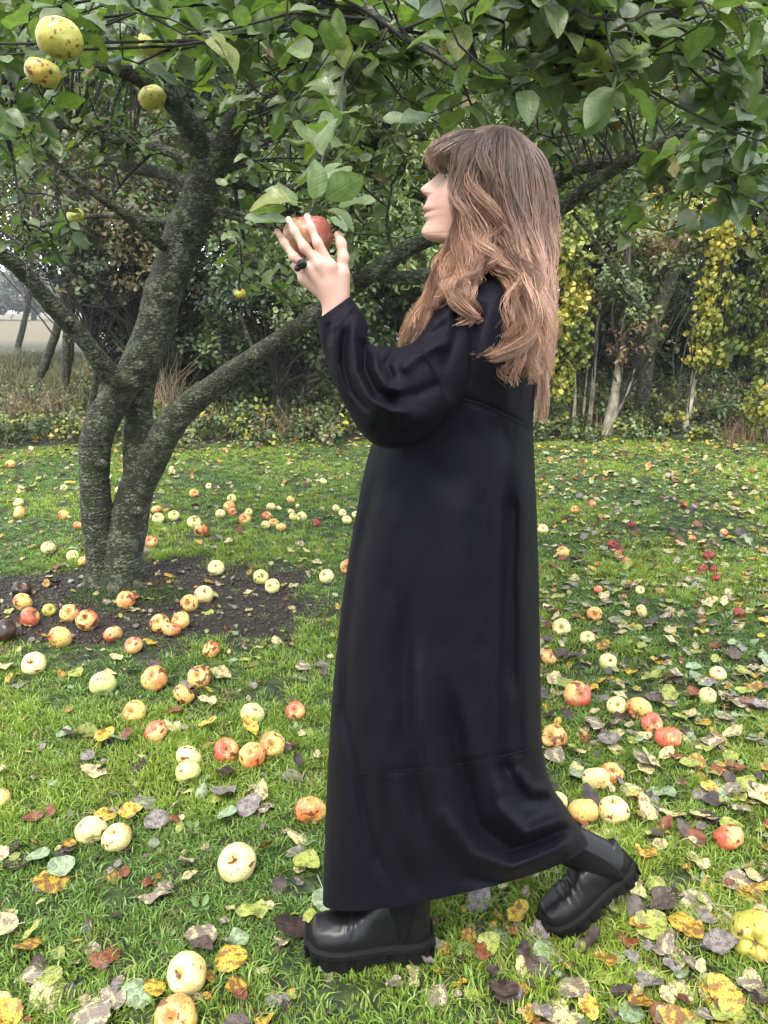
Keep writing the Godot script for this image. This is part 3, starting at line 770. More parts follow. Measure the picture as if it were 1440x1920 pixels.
func apple_tree() -> void:
	rng.seed = 41
	var t := thing("apple_tree", "old forked apple tree with lichened bark and leafy overhanging branches", "tree", G(222, 1085))
	var at := t.position
	var holder := Node3D.new()      # world places under the tree's own base
	var sk := []
	var add := func(called, rows, sides, bump):
		var sp := limb(t, called, rows, sides, bump)
		t.get_child(t.get_child_count() - 1).position = -at
		for q in sp: sk.append(q)
		return sp
	holder.free()
	add.call("trunk", [[196, 1118, 3.93, 84], [190, 1080, 3.93, 60], [186, 1035, 3.92, 52], [181, 955, 3.92, 56], [177, 889, 3.9, 54], [181, 829, 3.89, 58], [196, 785, 3.88, 60], [240, 712, 3.86, 58], [282, 640, 3.88, 66], [306, 555, 3.9, 70], [338, 465, 3.93, 76], [368, 385, 3.95, 70], [388, 315, 3.96, 62], [396, 260, 3.95, 50]], 30, 0.12)
	add.call("trunk", [[224, 1122, 3.94, 118], [227, 1085, 3.94, 86], [231, 1035, 3.95, 76], [246, 955, 3.97, 68], [264, 889, 3.98, 64], [263, 829, 3.99, 62], [262, 755, 4.0, 50], [278, 680, 3.98, 46], [300, 600, 3.95, 42]], 30, 0.13)
	add.call("limb", [[264, 925, 3.96, 44], [292, 850, 3.9, 54], [322, 797, 3.85, 52], [352, 762, 3.82, 48], [425, 705, 3.75, 40], [520, 640, 3.66, 35], [620, 572, 3.56, 32], [705, 508, 3.46, 30], [800, 450, 3.36, 28], [920, 415, 3.2, 27], [1035, 400, 3.1, 26], [1110, 345, 3.0, 24], [1200, 290, 2.9, 21], [1330, 225, 2.8, 17], [1460, 180, 2.7, 12]], 18, 0.12)
	add.call("limb", [[700, 512, 3.46, 30], [780, 520, 3.5, 27], [860, 490, 3.55, 25], [960, 400, 3.5, 26], [1030, 348, 3.4, 28], [1090, 315, 3.3, 26], [1180, 294, 3.2, 22], [1255, 282, 3.1, 18], [1390, 300, 3.0, 10]], 14, 0.2)
	add.call("limb", [[250, 710, 3.84, 50], [205, 700, 3.76, 42], [160, 640, 3.66, 34], [100, 575, 3.55, 34], [45, 512, 3.45, 33], [-10, 465, 3.35, 31], [-90, 400, 3.2, 30]], 16, 0.2)
	add.call("branch", [[310, 465, 3.86, 20], [290, 450, 3.8, 18], [240, 408, 3.7, 16], [180, 366, 3.6, 14], [110, 310, 3.5, 13], [62, 250, 3.4, 11], [20, 190, 3.3, 8]], 10, 0.15)
	add.call("limb", [[385, 300, 3.95, 50], [365, 255, 3.88, 44], [330, 200, 3.75, 38], [290, 165, 3.6, 34], [240, 135, 3.45, 31], [170, 113, 3.25, 26], [110, 105, 3.1, 18], [30, 60, 2.9, 12]], 16, 0.2)
	add.call("limb", [[372, 320, 4.0, 26], [330, 290, 4.08, 22], [280, 275, 4.15, 20], [200, 258, 4.25, 18], [120, 232, 4.3, 18], [40, 236, 4.35, 20], [-60, 200, 4.4, 14]], 12, 0.2)
	add.call("branch", [[365, 345, 4.0, 26], [310, 325, 4.15, 24], [250, 315, 4.3, 20], [180, 290, 4.5, 12]], 10, 0.2)
	add.call("limb", [[400, 310, 3.95, 50], [422, 270, 3.9, 46], [450, 215, 3.85, 42], [505, 182, 3.75, 40], [560, 150, 3.65, 38], [640, 112, 3.5, 38], [715, 78, 3.3, 36], [790, 20, 3.0, 30], [800, -60, 2.7, 24], [765, -110, 2.45, 18]], 16, 0.22)
	add.call("branch", [[405, 320, 3.95, 34], [440, 300, 4.05, 26], [475, 270, 4.2, 22], [530, 250, 4.4, 14]], 10, 0.2)
	add.call("branch", [[405, 330, 3.97, 24], [450, 345, 4.1, 19], [520, 356, 4.25, 16], [600, 340, 4.5, 10]], 10, 0.2)
	add.call("branch", [[395, 398, 3.95, 16], [440, 408, 3.9, 12], [500, 426, 3.85, 9], [570, 450, 3.8, 6]], 8, 0.15)
	add.call("branch", [[388, 418, 3.98, 12], [432, 455, 4.0, 10], [480, 500, 4.0, 7], [540, 530, 3.95, 4]], 8, 0.15)
	add.call("branch", [[322, 415, 4.0, 14], [270, 412, 4.1, 11], [180, 405, 4.2, 9], [70, 425, 4.3, 7]], 8, 0.15)
	add.call("branch", [[765, -110, 2.45, 18], [690, -40, 2.2, 17], [695, 20, 2.08, 15], [745, 62, 1.98, 14], [800, 93, 1.9, 12], [862, 130, 1.84, 9], [940, 160, 1.78, 7], [1000, 205, 1.74, 4]], 10, 0.12)
	add.call("branch", [[1200, -150, 2.3, 16], [1110, -70, 2.1, 12], [1112, 10, 1.95, 8], [1105, 60, 1.86, 7], [1092, 95, 1.8, 5]], 8, 0.12)
	add.call("branch", [[10, 190, 2.7, 7], [24, 300, 2.68, 6], [42, 420, 2.66, 5], [57, 560, 2.65, 3]], 6, 0.1)
	add.call("branch", [[1340, 10, 2.4, 8], [1355, 120, 2.38, 6], [1368, 245, 2.36, 4]], 6, 0.1)
	add.call("branch", [[1075, 400, 3.1, 8], [1130, 470, 3.0, 6], [1190, 560, 2.95, 4], [1240, 620, 2.9, 2]], 6, 0.1)
	add.call("branch", [[1330, 235, 3.0, 16], [1380, 210, 3.1, 12], [1470, 160, 3.2, 8]], 8, 0.15)
	# thin bare side branches
	for q in [[[408, 392, 3.92, 11], [470, 405, 3.86, 9], [540, 432, 3.8, 7], [650, 436, 3.75, 4]], [[400, 425, 3.95, 10], [455, 478, 3.95, 8], [540, 520, 3.9, 6], [640, 560, 3.85, 3]], [[440, 352, 4.1, 9], [452, 420, 4.1, 7], [470, 500, 4.1, 4]], [[430, 320, 3.98, 10], [500, 300, 4.0, 8], [590, 310, 4.0, 6], [700, 280, 4.0, 3]],
		[[560, 160, 3.65, 10], [580, 220, 3.6, 8], [640, 270, 3.55, 6], [690, 340, 3.5, 3]], [[640, 112, 3.5, 9], [700, 150, 3.4, 7], [760, 210, 3.35, 4]], [[740, 480, 3.42, 8], [725, 420, 3.42, 6], [735, 350, 3.42, 4]], [[480, 668, 3.7, 8], [455, 600, 3.7, 6], [450, 540, 3.7, 3]],
		[[240, 135, 3.45, 9], [215, 190, 3.45, 7], [205, 250, 3.45, 4]], [[290, 280, 4.14, 8], [240, 330, 4.1, 6], [190, 395, 4.1, 4]], [[1130, 330, 3.0, 8], [1120, 390, 2.95, 6], [1150, 470, 2.9, 3]], [[1210, 290, 2.9, 9], [1290, 330, 2.85, 7], [1380, 345, 2.8, 4]]]:
		add.call("branch", q, 6, 0.15)
	# surface roots and a few pruning knots
	add.call("root", [[228, 1085, 3.93, 34], [258, 1098, 3.88, 24], [290, 1112, 3.84, 10]], 10, 0.2)
	add.call("root", [[200, 1085, 3.92, 34], [172, 1098, 3.9, 24], [140, 1106, 3.88, 10]], 10, 0.2)
	add.call("root", [[215, 1088, 3.9, 40], [214, 1106, 3.82, 26], [222, 1126, 3.76, 10]], 10, 0.2)
	for q in [[318, 560, 3.78, 15.0], [262, 690, 3.74, 17.0], [258, 960, 3.86, 14.0], [190, 870, 3.82, 12.0], [352, 430, 3.82, 13.0], [128, 602, 3.56, 11.0], [470, 672, 3.66, 9.0]]:
		var kb := MB.new()
		var kp := P(q[0], q[1], q[2])
		var kr: float = q[3] * mpp(kp)
		for a in 2:
			var rr := kr * (1.0 - 0.45 * a)
			ball(kb, Vector3(0, 0, kr * 0.35 * a), Vector3(rr, rr * 0.85, kr * 0.55), Color.WHITE * (1.0 - 0.35 * a), 8, 12)
		var ko := obj("knot", kb.mesh(), M.bark, t)
		ko.position = kp - at
	# twigs and leaves: each twig leaves the nearest limb and carries spurs of leaves
	var zones := [  # x range, y range, distance range, how many, leaf length
		[480, 1600, -130, 190, 2.6, 4.6, 215, 0.060], [-150, 480, -130, 150, 3.3, 4.8, 165, 0.056], [-120, 480, 150, 380, 3.9, 5.2, 66, 0.054], [430, 800, 140, 330, 2.9, 4.7, 70, 0.056], [1030, 1600, 150, 380, 3.2, 4.6, 60, 0.056],
		[830, 1380, -80, 180, 1.6, 2.1, 44, 0.074], [440, 800, -60, 200, 1.75, 2.4, 28, 0.068], [-60, 320, -60, 130, 1.75, 2.6, 24, 0.066], [1230, 1500, 330, 450, 2.6, 3.2, 9, 0.075],
		[440, 820, 320, 560, 3.2, 4.4, 16, 0.07], [800, 1060, 60, 260, 2.2, 3.2, 36, 0.06], [1330, 1480, 180, 360, 1.9, 2.4, 10, 0.085], [-60, 120, 180, 460, 2.5, 3.1, 12, 0.06],
	]
	var meshes := []
	for k in 4:
		meshes.append(leaf_mesh(1.0, [0.68, 0.74, 0.6, 0.78][k], 0.22, [0.22, 0.05, 0.38, -0.25][k], [0.35, 0.2, 0.45, 0.3][k], [0.08, 0.12, 0.06, 0.12][k], 9, k, 0.86, 0.03))
	var tw := MB.new()
	var leaves := []
	for zn in zones:
		for i in zn[6]:
			var e := P(R(zn[0], zn[1]), R(zn[2], zn[3]), R(zn[4], zn[5]))
			if e.y < 1.2: continue
			var near: Vector3 = sk[0]
			var bd := 1e9
			for j in range(40, sk.size(), 2):
				var d2: float = (sk[j] - e).length_squared()
				if d2 < bd: bd = d2; near = sk[j]
			var far := sqrt(bd)
			if far > 1.0: near = e + (near - e).normalized() * 1.0 + Vector3(0, 0.15, 0)
			var mid := near.lerp(e, 0.5) + Vector3(R(-0.07, 0.07), R(-0.02, 0.1) * (0.4 + far), R(-0.07, 0.07))
			var tipd := Vector3(R(-0.3, 0.3), R(-0.22, 0.3), R(-0.3, 0.3))
			var pts := []
			var rad := []
			for j in 9:
				pts.append(spline([near, mid, e, e + tipd * 0.6], j / 8.0) + Vector3(R(-0.008, 0.008), R(-0.008, 0.008), R(-0.008, 0.008)))
				rad.append(lerpf(0.0045, 0.0014, j / 8.0))
			tube(tw, pts, rad, 5, Color.WHITE * R(0.7, 1.5))
			for j in range(2, 9):
				if j < 3 and rng.randf() < 0.3: continue
				var cnt := 1 + rng.randi() % 3 + (1 if j == 8 else 0)
				var along: Vector3 = (pts[j] - pts[j - 1]).normalized()
				for c in cnt:
					var dir := (along * R(0.0, 0.9) + Vector3(R(-1, 1), R(-0.55, 0.75), R(-1, 1))).normalized()
					leaves.append([pts[j] + along * R(-0.02, 0.02), dir, zn[7] * R(0.65, 1.2)])
	# the leaves over the held apple
	for q in [[566, 372, 1.37, -1.0, 0.1, 0.072], [556, 400, 1.36, -1.0, -0.28, 0.07], [585, 380, 1.38, 0.2, 1.0, 0.06], [600, 375, 1.40, 0.8, 0.5, 0.07], [602, 383, 1.38, 1.0, -0.35, 0.055], [570, 385, 1.43, -0.8, 0.5, 0.06], [612, 396, 1.36, 0.9, -0.5, 0.035], [620, 380, 1.43, 0.9, 0.1, 0.065], [552, 385, 1.44, -0.9, -0.1, 0.065]]:
		leaves.append([P(q[0], q[1] + 8.0, q[2]), Vector3(q[3], q[4], 0.25).normalized(), q[5]])
	var hang := []
	for q in [[700, 20, 2.07], [672, 95, 1.9], [640, 150, 1.78], [640, 235, 1.62], [604, 300, 1.5], [600, 350, 1.44], [580, 404, 1.405]]: hang.append(P(q[0], q[1], q[2]))
	var hp := []; var hr := []
	for j in 14: hp.append(spline(hang, j / 13.0)); hr.append(lerpf(0.004, 0.0015, j / 13.0))
	tube(tw, hp, hr, 6, Color.WHITE * 0.9)
	for j in range(3, 12):
		for c in 2 + rng.randi() % 2: leaves.append([hp[j], Vector3(R(-1, 1), R(-0.5, 0.8), R(-0.8, 1.0)).normalized(), R(0.045, 0.075)])
	var twn := obj("twigs", tw.mesh(), M.twig, t)
	twn.position = -at
	twn.set_meta("kind", "stuff")
	# tones: upper sides dark and blue-green, undersides greyer and paler, some turning yellow or tan
	var tone := func() -> Color:
		var c := Color(0.098, 0.148, 0.064).lerp(Color(0.195, 0.255, 0.118), rng.randf())
		var k := rng.randf()
		if k < 0.38: c = Color(0.26, 0.33, 0.19).lerp(Color(0.19, 0.27, 0.11), rng.randf())
		elif k < 0.43: c = Color(0.22, 0.25, 0.075)
		elif k < 0.445: c = Color(0.30, 0.25, 0.14)
		elif k < 0.455: c = Color(0.16, 0.10, 0.05)
		return c * R(0.8, 1.2)
	leaves.sort_custom(func(a, b): return a[0].z > b[0].z)
	var xf := [[], [], [], []]; var cl := [[], [], [], []]
	var tones := []
	for i in 14:
		var m: StandardMaterial3D = M.leaf.duplicate()
		m.albedo_color = (tone.call() as Color).linear_to_srgb()
		tones.append(m)
	var single := 0
	for lf in leaves:
		var dir: Vector3 = lf[1]
		var up := (Vector3.UP + Vector3(R(-0.95, 0.95), 0, R(-0.5, 1.1))).normalized()
		var z := (up - dir * up.dot(dir)).normalized()
		if z.length() < 0.5: z = dir.cross(Vector3.RIGHT).normalized()
		var b := Basis(dir.cross(z), dir, z).scaled(Vector3.ONE * 1.0)
		var s: float = lf[2]
		var tr := Transform3D(Basis(b.x * s, b.y * s, b.z * s), lf[0] - at)
		var k := rng.randi() % 4
		var w: Vector3 = lf[0]
		var v := w - Vector3(0, EYE, 0)
		var axis := v.y * -sin(TILT) + v.z * -cos(TILT)
		var seen := absf(v.x) < 0.49 * axis and (v.y * cos(TILT) - v.z * sin(TILT) * -1.0) < 99.0 and w.y < EYE + 0.36 * -w.z
		if single < 300 and seen:
			var o := obj("leaf", meshes[k], tones[rng.randi() % 14], t)
			o.transform = tr
			single += 1
		else:
			xf[k].append(tr); cl[k].append(tone.call())
	for k in 4:
		many("foliage", meshes[k], M.leaf, xf[k], cl[k], t)
	print("leaves ", leaves.size(), " twig tris ", tw.ix.size() / 3)
	# apples still on the tree
	var hung := [
		[112, 75, 82, 1.6, "h", "largest yellow apple hanging high in the near branch"], [80, 137, 64, 1.68, "h", "greenish yellow apple hanging just under the largest one"], [286, 82, 54, 2.2, "h", "yellow apple with a dark hole hanging near the upper limb"],
		[286, 184, 50, 2.35, "h", "golden apple half hidden behind a dark leaf on the limb"], [142, 405, 32, 3.2, "h", "green apple hanging by the thin branch before the thicket"], [450, 551, 22, 3.7, "h", "small yellow-green apple hanging low beside the trunk"],
	]
	for h in hung:
		var p := P(h[0], h[1], h[3])
		var a := apple(p, h[2] * mpp(p) * 1.02, h[4], h[5], "apples still hanging on the tree", Basis.from_euler(Vector3(R(-0.4, 0.4), R(0, 6), R(-0.4, 0.4))), true, "hanging_apple")
	var p := P(577, 446, 1.405)
	apple(p, 0.083, "p", "dull rosy apple held up in the person's hand", "apples still hanging on the tree", Basis.from_euler(Vector3(0.2, 0.4, 0.1)), true, "hanging_apple")

# ------------------------------------------------------------------ hedge and wood behind
func spray(n: int, long: float, wide: float, reach: float, seed_: int, droop: float, shape := 0.85) -> ArrayMesh:
	var r := RandomNumberGenerator.new(); r.seed = seed_
	var mb := MB.new()
	for i in n:
		var f := float(i + 1) / n
		var base := Vector3(r.randf_range(-0.12, 0.12) * reach, f * reach - droop * f * f * reach, r.randf_range(-0.12, 0.12) * reach)
		var dir := Vector3(r.randf_range(-1, 1), r.randf_range(-0.4, 0.7) - droop, r.randf_range(-1, 1)).normalized()
		var up := Vector3(r.randf_range(-0.6, 0.6), 1, r.randf_range(-0.6, 0.6))
		var z := (up - dir * up.dot(dir)).normalized()
		var k := r.randf_range(0.65, 1.35)
		leaf_into(mb, Transform3D(Basis(dir.cross(z), dir, z), base), long * r.randf_range(0.7, 1.2), wide * r.randf_range(0.8, 1.2), 0.15, r.randf_range(0.0, 0.4), r.randf_range(0.1, 0.4), 0.06, 3, i, Color(k * r.randf_range(0.85, 1.2), k, k * r.randf_range(0.8, 1.1)), shape, 0.0, 1)
	return mb.mesh()

var sprays := {}

func shrub(called: String, label: String, category: String, trunks: Array, clumps: Array, leafkind: String, palette: Array, group := "", twiggy := 0, bark := "bark") -> void:
	# trunks: arrays of [px, py, distance, width px]; clumps: [px, py, distance, rx, ry, rz in metres, count]
	var base := P(trunks[0][0][0], trunks[0][0][1], trunks[0][0][2])
	var t := thing(called, label, category, base, group)
	var limbs := []
	for given in trunks:
		var rows: Array = [[given[0][0], given[0][1] + 28.0, given[0][2], given[0][3] * 1.15]] + given      # down into the earth
		var sp := limb(t, "trunk", rows, 9, 0.2)
		var tr: MeshInstance3D = t.get_child(t.get_child_count() - 1)
		tr.position = -base
		tr.material_override = M[bark]
		limbs.append(sp)
	var xf := []; var cl := []
	var tw := MB.new()
	for c in clumps:
		var o := P(c[0], c[1], c[2])
		var n: int = c[6]
		for i in n:
			var q := Vector3(rng.randfn(), rng.randfn(), rng.randfn()).normalized() * pow(rng.randf(), 0.42)
			var p := o + q * Vector3(c[3], c[4], c[5])
			if noise.get_noise_3dv(p * 75.0) < -0.14 and rng.randf() < 0.75: continue      # gaps in the crown
			if p.y < 0.12: continue
			var b := Basis.from_euler(Vector3(R(-1.1, 1.1), R(0, TAU), R(-1.1, 1.1)))
			xf.append(Transform3D(b.scaled(Vector3.ONE * R(0.75, 1.25)), p - base))
			var f := clampf(0.5 + noise.get_noise_3dv(p * 40.0 + Vector3(9, 9, 9)) * 1.4 + R(-0.3, 0.3), 0, 0.999) * (palette.size() - 1)
			var a: Color = palette[int(f)]
			cl.append(a.lerp(palette[int(f) + 1], f - int(f)) * R(0.8, 1.2))
		for i in twiggy:
			var q := Vector3(rng.randfn(), rng.randfn(), rng.randfn()).normalized()
			var e := o + q * Vector3(c[3], c[4], c[5]) * R(0.5, 1.0)
			var l: Array = limbs[rng.randi() % limbs.size()]
			var s: Vector3 = l[l.size() - 1 - rng.randi() % maxi(l.size() / 2, 1)]
			if s.distance_to(e) > 1.8: s = e + (s - e).normalized() * 1.5
			var pts := []; var rad := []
			var md := s.lerp(e, 0.5) + Vector3(R(-0.2, 0.2), R(-0.1, 0.25), R(-0.2, 0.2))
			for j in 6: pts.append(spline([s, md, e], j / 5.0) - base); rad.append(lerpf(0.011, 0.003, j / 5.0))
			tube(tw, pts, rad, 4, Color.WHITE * R(0.5, 1.4))
	if xf.size(): many("crown", sprays[leafkind], M.far_leaf, xf, cl, t)
	if tw.v.size():
		var o := obj("twigs", tw.mesh(), M.twig, t)
		o.set_meta("kind", "stuff")

func hedge() -> void:
	rng.seed = 51
	sprays = {
		"oval": spray(11, 0.062, 0.042, 0.28, 1, 0.1), "round": spray(10, 0.055, 0.05, 0.26, 2, 0.15, 0.75), "narrow": spray(11, 0.085, 0.03, 0.3, 3, 0.45), "hang": spray(9, 0.05, 0.045, 0.34, 4, 0.75, 0.72),
		"large": spray(12, 0.11, 0.075, 0.5, 5, 0.1), "weed": spray(9, 0.05, 0.04, 0.16, 6, 0.1), "oak": spray(8, 0.07, 0.035, 0.24, 7, 0.1, 1.1), "dark": spray(16, 0.13, 0.1, 0.7, 8, 0.1),
	}
	var mid := [Color(0.050, 0.082, 0.036), Color(0.092, 0.138, 0.054), Color(0.150, 0.200, 0.085)]
	var bright := [Color(0.12, 0.175, 0.06), Color(0.21, 0.28, 0.10), Color(0.33, 0.39, 0.16)]
	var gold := [Color(0.090, 0.130, 0.030), Color(0.20, 0.23, 0.045), Color(0.32, 0.32, 0.065), Color(0.48, 0.41, 0.08)]
	var dull := [Color(0.035, 0.045, 0.022), Color(0.07, 0.075, 0.035), Color(0.12, 0.11, 0.055), Color(0.19, 0.15, 0.085)]
	# thicket behind the apple tree
	shrub("thorn_thicket", "dark twiggy thicket with tan and green leaves behind the apple tree trunk", "shrub", [[[230, 800, 9.6, 16], [240, 680, 9.6, 14], [260, 560, 9.6, 10], [270, 420, 9.5, 6]], [[330, 800, 9.8, 16], [325, 660, 9.8, 14], [340, 520, 9.7, 9]], [[165, 790, 9.9, 14], [180, 680, 9.9, 12], [150, 560, 9.8, 8]]],
		[[60, 440, 10.4, 0.8, 0.55, 0.6, 260], [250, 480, 9.4, 1.2, 0.65, 0.7, 620], [370, 430, 9.6, 0.9, 0.8, 0.8, 520], [200, 330, 9.8, 1.2, 0.8, 0.9, 560]], "oval", [dull[0], mid[1], dull[1], dull[2], dull[3]], "", 90)
	shrub("thorn_thicket", "low black tangle of bare twigs filling the shade under the thicket", "shrub", [[[300, 790, 10.6, 12], [290, 690, 10.6, 10], [280, 600, 10.6, 7]], [[420, 800, 10.6, 12], [410, 700, 10.6, 9], [400, 600, 10.6, 6]], [[200, 760, 10.6, 10], [215, 680, 10.6, 8], [205, 600, 10.6, 5]]],
		[[230, 600, 10.6, 0.8, 0.45, 0.6, 260], [360, 640, 10.7, 0.9, 0.5, 0.6, 420], [450, 690, 10.6, 0.8, 0.5, 0.6, 380], [280, 700, 10.8, 0.9, 0.35, 0.5, 120]], "oval", [mid[0], mid[1], mid[2], dull[1]], "", 150)
	shrub("ivy_bush", "dark green ivy covered bush hanging over the leafy bank", "shrub", [[[520, 800, 9.2, 12], [530, 700, 9.2, 10], [560, 600, 9.2, 8]], [[560, 800, 9.3, 10], [575, 690, 9.3, 8], [600, 590, 9.3, 6]]],
		[[560, 570, 9.0, 0.75, 0.5, 0.6, 420], [640, 640, 9.1, 0.5, 0.45, 0.5, 240], [480, 520, 9.0, 0.6, 0.55, 0.6, 380], [420, 640, 9.4, 0.5, 0.4, 0.5, 170]], "round", mid, "", 45)
	shrub("willow_tree", "light green tree with narrow drooping leaves behind the person's face", "tree", [[[700, 800, 10.2, 22], [690, 640, 10.2, 20], [680, 460, 10.2, 16], [690, 260, 10.2, 10]]],
		[[700, 330, 9.6, 1.0, 1.0, 0.9, 780], [610, 230, 9.8, 0.9, 0.9, 0.9, 560], [780, 200, 9.9, 1.0, 0.9, 0.9, 560], [750, 470, 9.5, 0.7, 0.5, 0.6, 330], [690, 60, 10.0, 1.4, 0.9, 1.0, 560]], "narrow", bright, "", 14)
	shrub("hedge_tree", "tall dull leaved tree filling the upper corner beyond the apple tree", "tree", [[[120, 760, 12.5, 16], [130, 560, 12.5, 15], [150, 350, 12.4, 12], [170, 120, 12.3, 8]]],
		[[160, 200, 11.5, 1.7, 1.4, 1.2, 620], [330, 180, 11.0, 1.5, 1.5, 1.2, 800], [60, 60, 11.5, 1.6, 1.0, 1.2, 380], [450, 120, 11.0, 1.4, 1.3, 1.2, 640], [300, 0, 11.2, 2.4, 1.0, 1.2, 620]], "oval", mid, "", 14)
	shrub("hedge_tree", "dense mid green tree above the person's head behind the branches", "tree", [[[900, 790, 11.0, 26], [905, 560, 11.0, 24], [920, 330, 11.0, 18], [930, 100, 11.0, 10]]],
		[[920, 260, 10.4, 1.4, 1.3, 1.1, 760], [1010, 120, 10.4, 1.5, 1.2, 1.1, 700], [860, 40, 10.6, 1.6, 1.0, 1.1, 560], [900, 480, 10.2, 1.1, 0.8, 0.9, 560], [870, 640, 9.8, 0.9, 0.7, 0.6, 420]], "oval", bright, "", 14)
	shrub("hedge_tree", "leafy green tree with yellow flecks behind the curved limb", "tree", [[[1215, 790, 11.5, 22], [1190, 620, 11.5, 20], [1180, 420, 11.4, 16], [1200, 150, 11.3, 9]]],
		[[1170, 400, 10.0, 0.95, 0.55, 0.7, 420], [1120, 300, 10.2, 1.2, 0.9, 0.9, 560], [1280, 220, 10.4, 1.3, 1.0, 1.0, 560], [1200, 70, 10.5, 1.7, 1.0, 1.1, 620], [1390, 120, 10.6, 1.4, 1.2, 1.1, 560], [1400, 340, 11.0, 1.1, 0.8, 0.9, 360]], "oval", [mid[1], bright[0], bright[1], gold[1], gold[3]], "", 14)
	# saplings and yellow columns along the lawn
	shrub("yellow_sapling", "yellow-green column of round leaves close behind the person's hair", "tree", [[[1072, 830, 8.8, 7], [1078, 740, 8.8, 6], [1072, 620, 8.8, 6], [1062, 480, 8.8, 5]], [[1000, 806, 9.0, 13], [1012, 720, 9.0, 12], [1020, 600, 9.0, 10], [1040, 420, 9.0, 7]]],
		[[1068, 480, 8.7, 0.26, 0.42, 0.25, 150], [1062, 590, 8.7, 0.26, 0.42, 0.25, 160], [1085, 670, 8.7, 0.16, 0.3, 0.18, 70], [1060, 745, 8.75, 0.10, 0.32, 0.12, 55], [1030, 690, 8.8, 0.1, 0.3, 0.15, 40]], "hang", [gold[0], gold[1], gold[2], gold[3]], "", 8, "pale_bark")
	shrub("yellow_sapling", "bright yellow leaved sapling on a pale leaning stem", "tree", [[[1279, 838, 8.6, 9], [1292, 770, 8.6, 10], [1304, 690, 8.6, 10], [1325, 560, 8.6, 7], [1350, 420, 8.6, 4]]],
		[[1358, 440, 8.5, 0.24, 0.26, 0.22, 110], [1340, 530, 8.5, 0.20, 0.3, 0.2, 120], [1335, 610, 8.5, 0.26, 0.34, 0.22, 170], [1325, 680, 8.5, 0.18, 0.16, 0.2, 70], [1285, 790, 8.6, 0.26, 0.28, 0.2, 9]], "hang", [gold[0], gold[1], gold[2], gold[3]], "", 8, "pale_bark")
	shrub("yellow_sapling", "golden leaved sapling at the frame edge above bramble", "tree", [[[1438, 850, 8.5, 8], [1436, 720, 8.5, 8], [1440, 560, 8.5, 6], [1445, 430, 8.5, 4]]],
		[[1438, 560, 8.4, 0.2, 0.4, 0.2, 110], [1425, 655, 8.4, 0.22, 0.22, 0.2, 90], [1435, 770, 8.4, 0.2, 0.35, 0.2, 100], [1445, 470, 8.4, 0.2, 0.3, 0.2, 60]], "hang", [gold[0], gold[1], gold[2], gold[3]], "", 8, "pale_bark")
	shrub("oak_sapling", "pale stemmed oak sapling with browning lower twigs", "tree", [[[1136, 822, 8.9, 26], [1148, 770, 8.9, 20], [1160, 690, 8.9, 17], [1172, 600, 8.9, 15], [1178, 500, 8.9, 11], [1180, 380, 8.9, 8]], [[1150, 790, 8.9, 6], [1175, 740, 8.85, 5], [1190, 690, 8.8, 4]]],
		[[1225, 668, 8.7, 0.26, 0.08, 0.15, 20], [1165, 668, 8.7, 0.2, 0.14, 0.15, 10], [1200, 620, 8.7, 0.25, 0.2, 0.2, 70], [1170, 555, 8.8, 0.32, 0.22, 0.25, 100], [1230, 480, 8.8, 0.5, 0.4, 0.4, 170]], "oak", [Color(0.22, 0.13, 0.07), Color(0.17, 0.18, 0.07), Color(0.13, 0.17, 0.07), Color(0.15, 0.20, 0.09)], "", 10, "pale_bark")
	shrub("bare_sapling", "thin grey bare stemmed sapling beside the pale oak stem", "tree", [[[1105, 800, 9.2, 9], [1112, 720, 9.2, 8], [1118, 640, 9.2, 7], [1130, 520, 9.2, 5]], [[1092, 800, 9.3, 5], [1100, 700, 9.3, 4], [1098, 600, 9.3, 3]]],
		[[1115, 560, 9.2, 0.3, 0.4, 0.3, 60]], "oval", dull, "", 16, "pale_bark")
	shrub("dark_tree", "leaning black tree trunk in the shade between two saplings", "tree", [[[1196, 790, 9.9, 30], [1208, 720, 9.9, 28], [1222, 620, 10.0, 26], [1265, 500, 10.1, 22], [1290, 350, 10.2, 16]]],
		[[1270, 420, 10.6, 0.9, 0.6, 0.7, 220], [1290, 560, 11.0, 0.7, 0.5, 0.6, 120]], "oval", mid, "", 12)
	# leaning dark trunks at the field side
	for q in [[[[62, 735, 14.0, 17], [85, 680, 14.0, 17], [108, 610, 14.0, 16], [135, 480, 14.0, 12], [150, 350, 14.0, 8]], "black leaning tree trunk nearest the pale field gap"], [[[122, 730, 13.8, 15], [126, 690, 13.8, 15], [132, 650, 13.8, 14], [140, 500, 13.8, 10], [160, 380, 13.8, 7]], "short upright dark trunk beside the leaning black one"], [[[34, 652, 24.0, 12], [46, 600, 24.0, 11], [56, 545, 24.0, 9], [60, 430, 24.0, 6]], "farther thin dark trunk standing against the pale field"]]:
		shrub("bare_tree", q[1], "tree", [q[0]], [[q[0][-1][0], q[0][-1][1], q[0][-1][2], 1.2, 0.8, 0.8, 60]], "oval", dull, "", 60)
	# the wood further back, one dark mass
	var xf := []; var cl := []
	for i in 5200:
		var x := R(-3.6, 12.0)
		var z := R(-12.5, -19.0)
		var y := R(0.0, 8.5)
		if x < -1.6 and y < 2.3: continue
		if y < 2.2 and rng.randf() < 0.35 and z > -14.0: continue
		if rng.randf() < 0.35 and x > -1.6: y = R(0.0, 2.2); z = R(-14.0, -18.0)
		xf.append(Transform3D(Basis.from_euler(Vector3(R(-1.5, 1.5), R(0, 6.3), R(-1.5, 1.5))).scaled(Vector3.ONE * R(0.8, 1.5)), Vector3(x, y, z)))
		cl.append(mid[rng.randi() % 3] * R(0.8, 1.2))
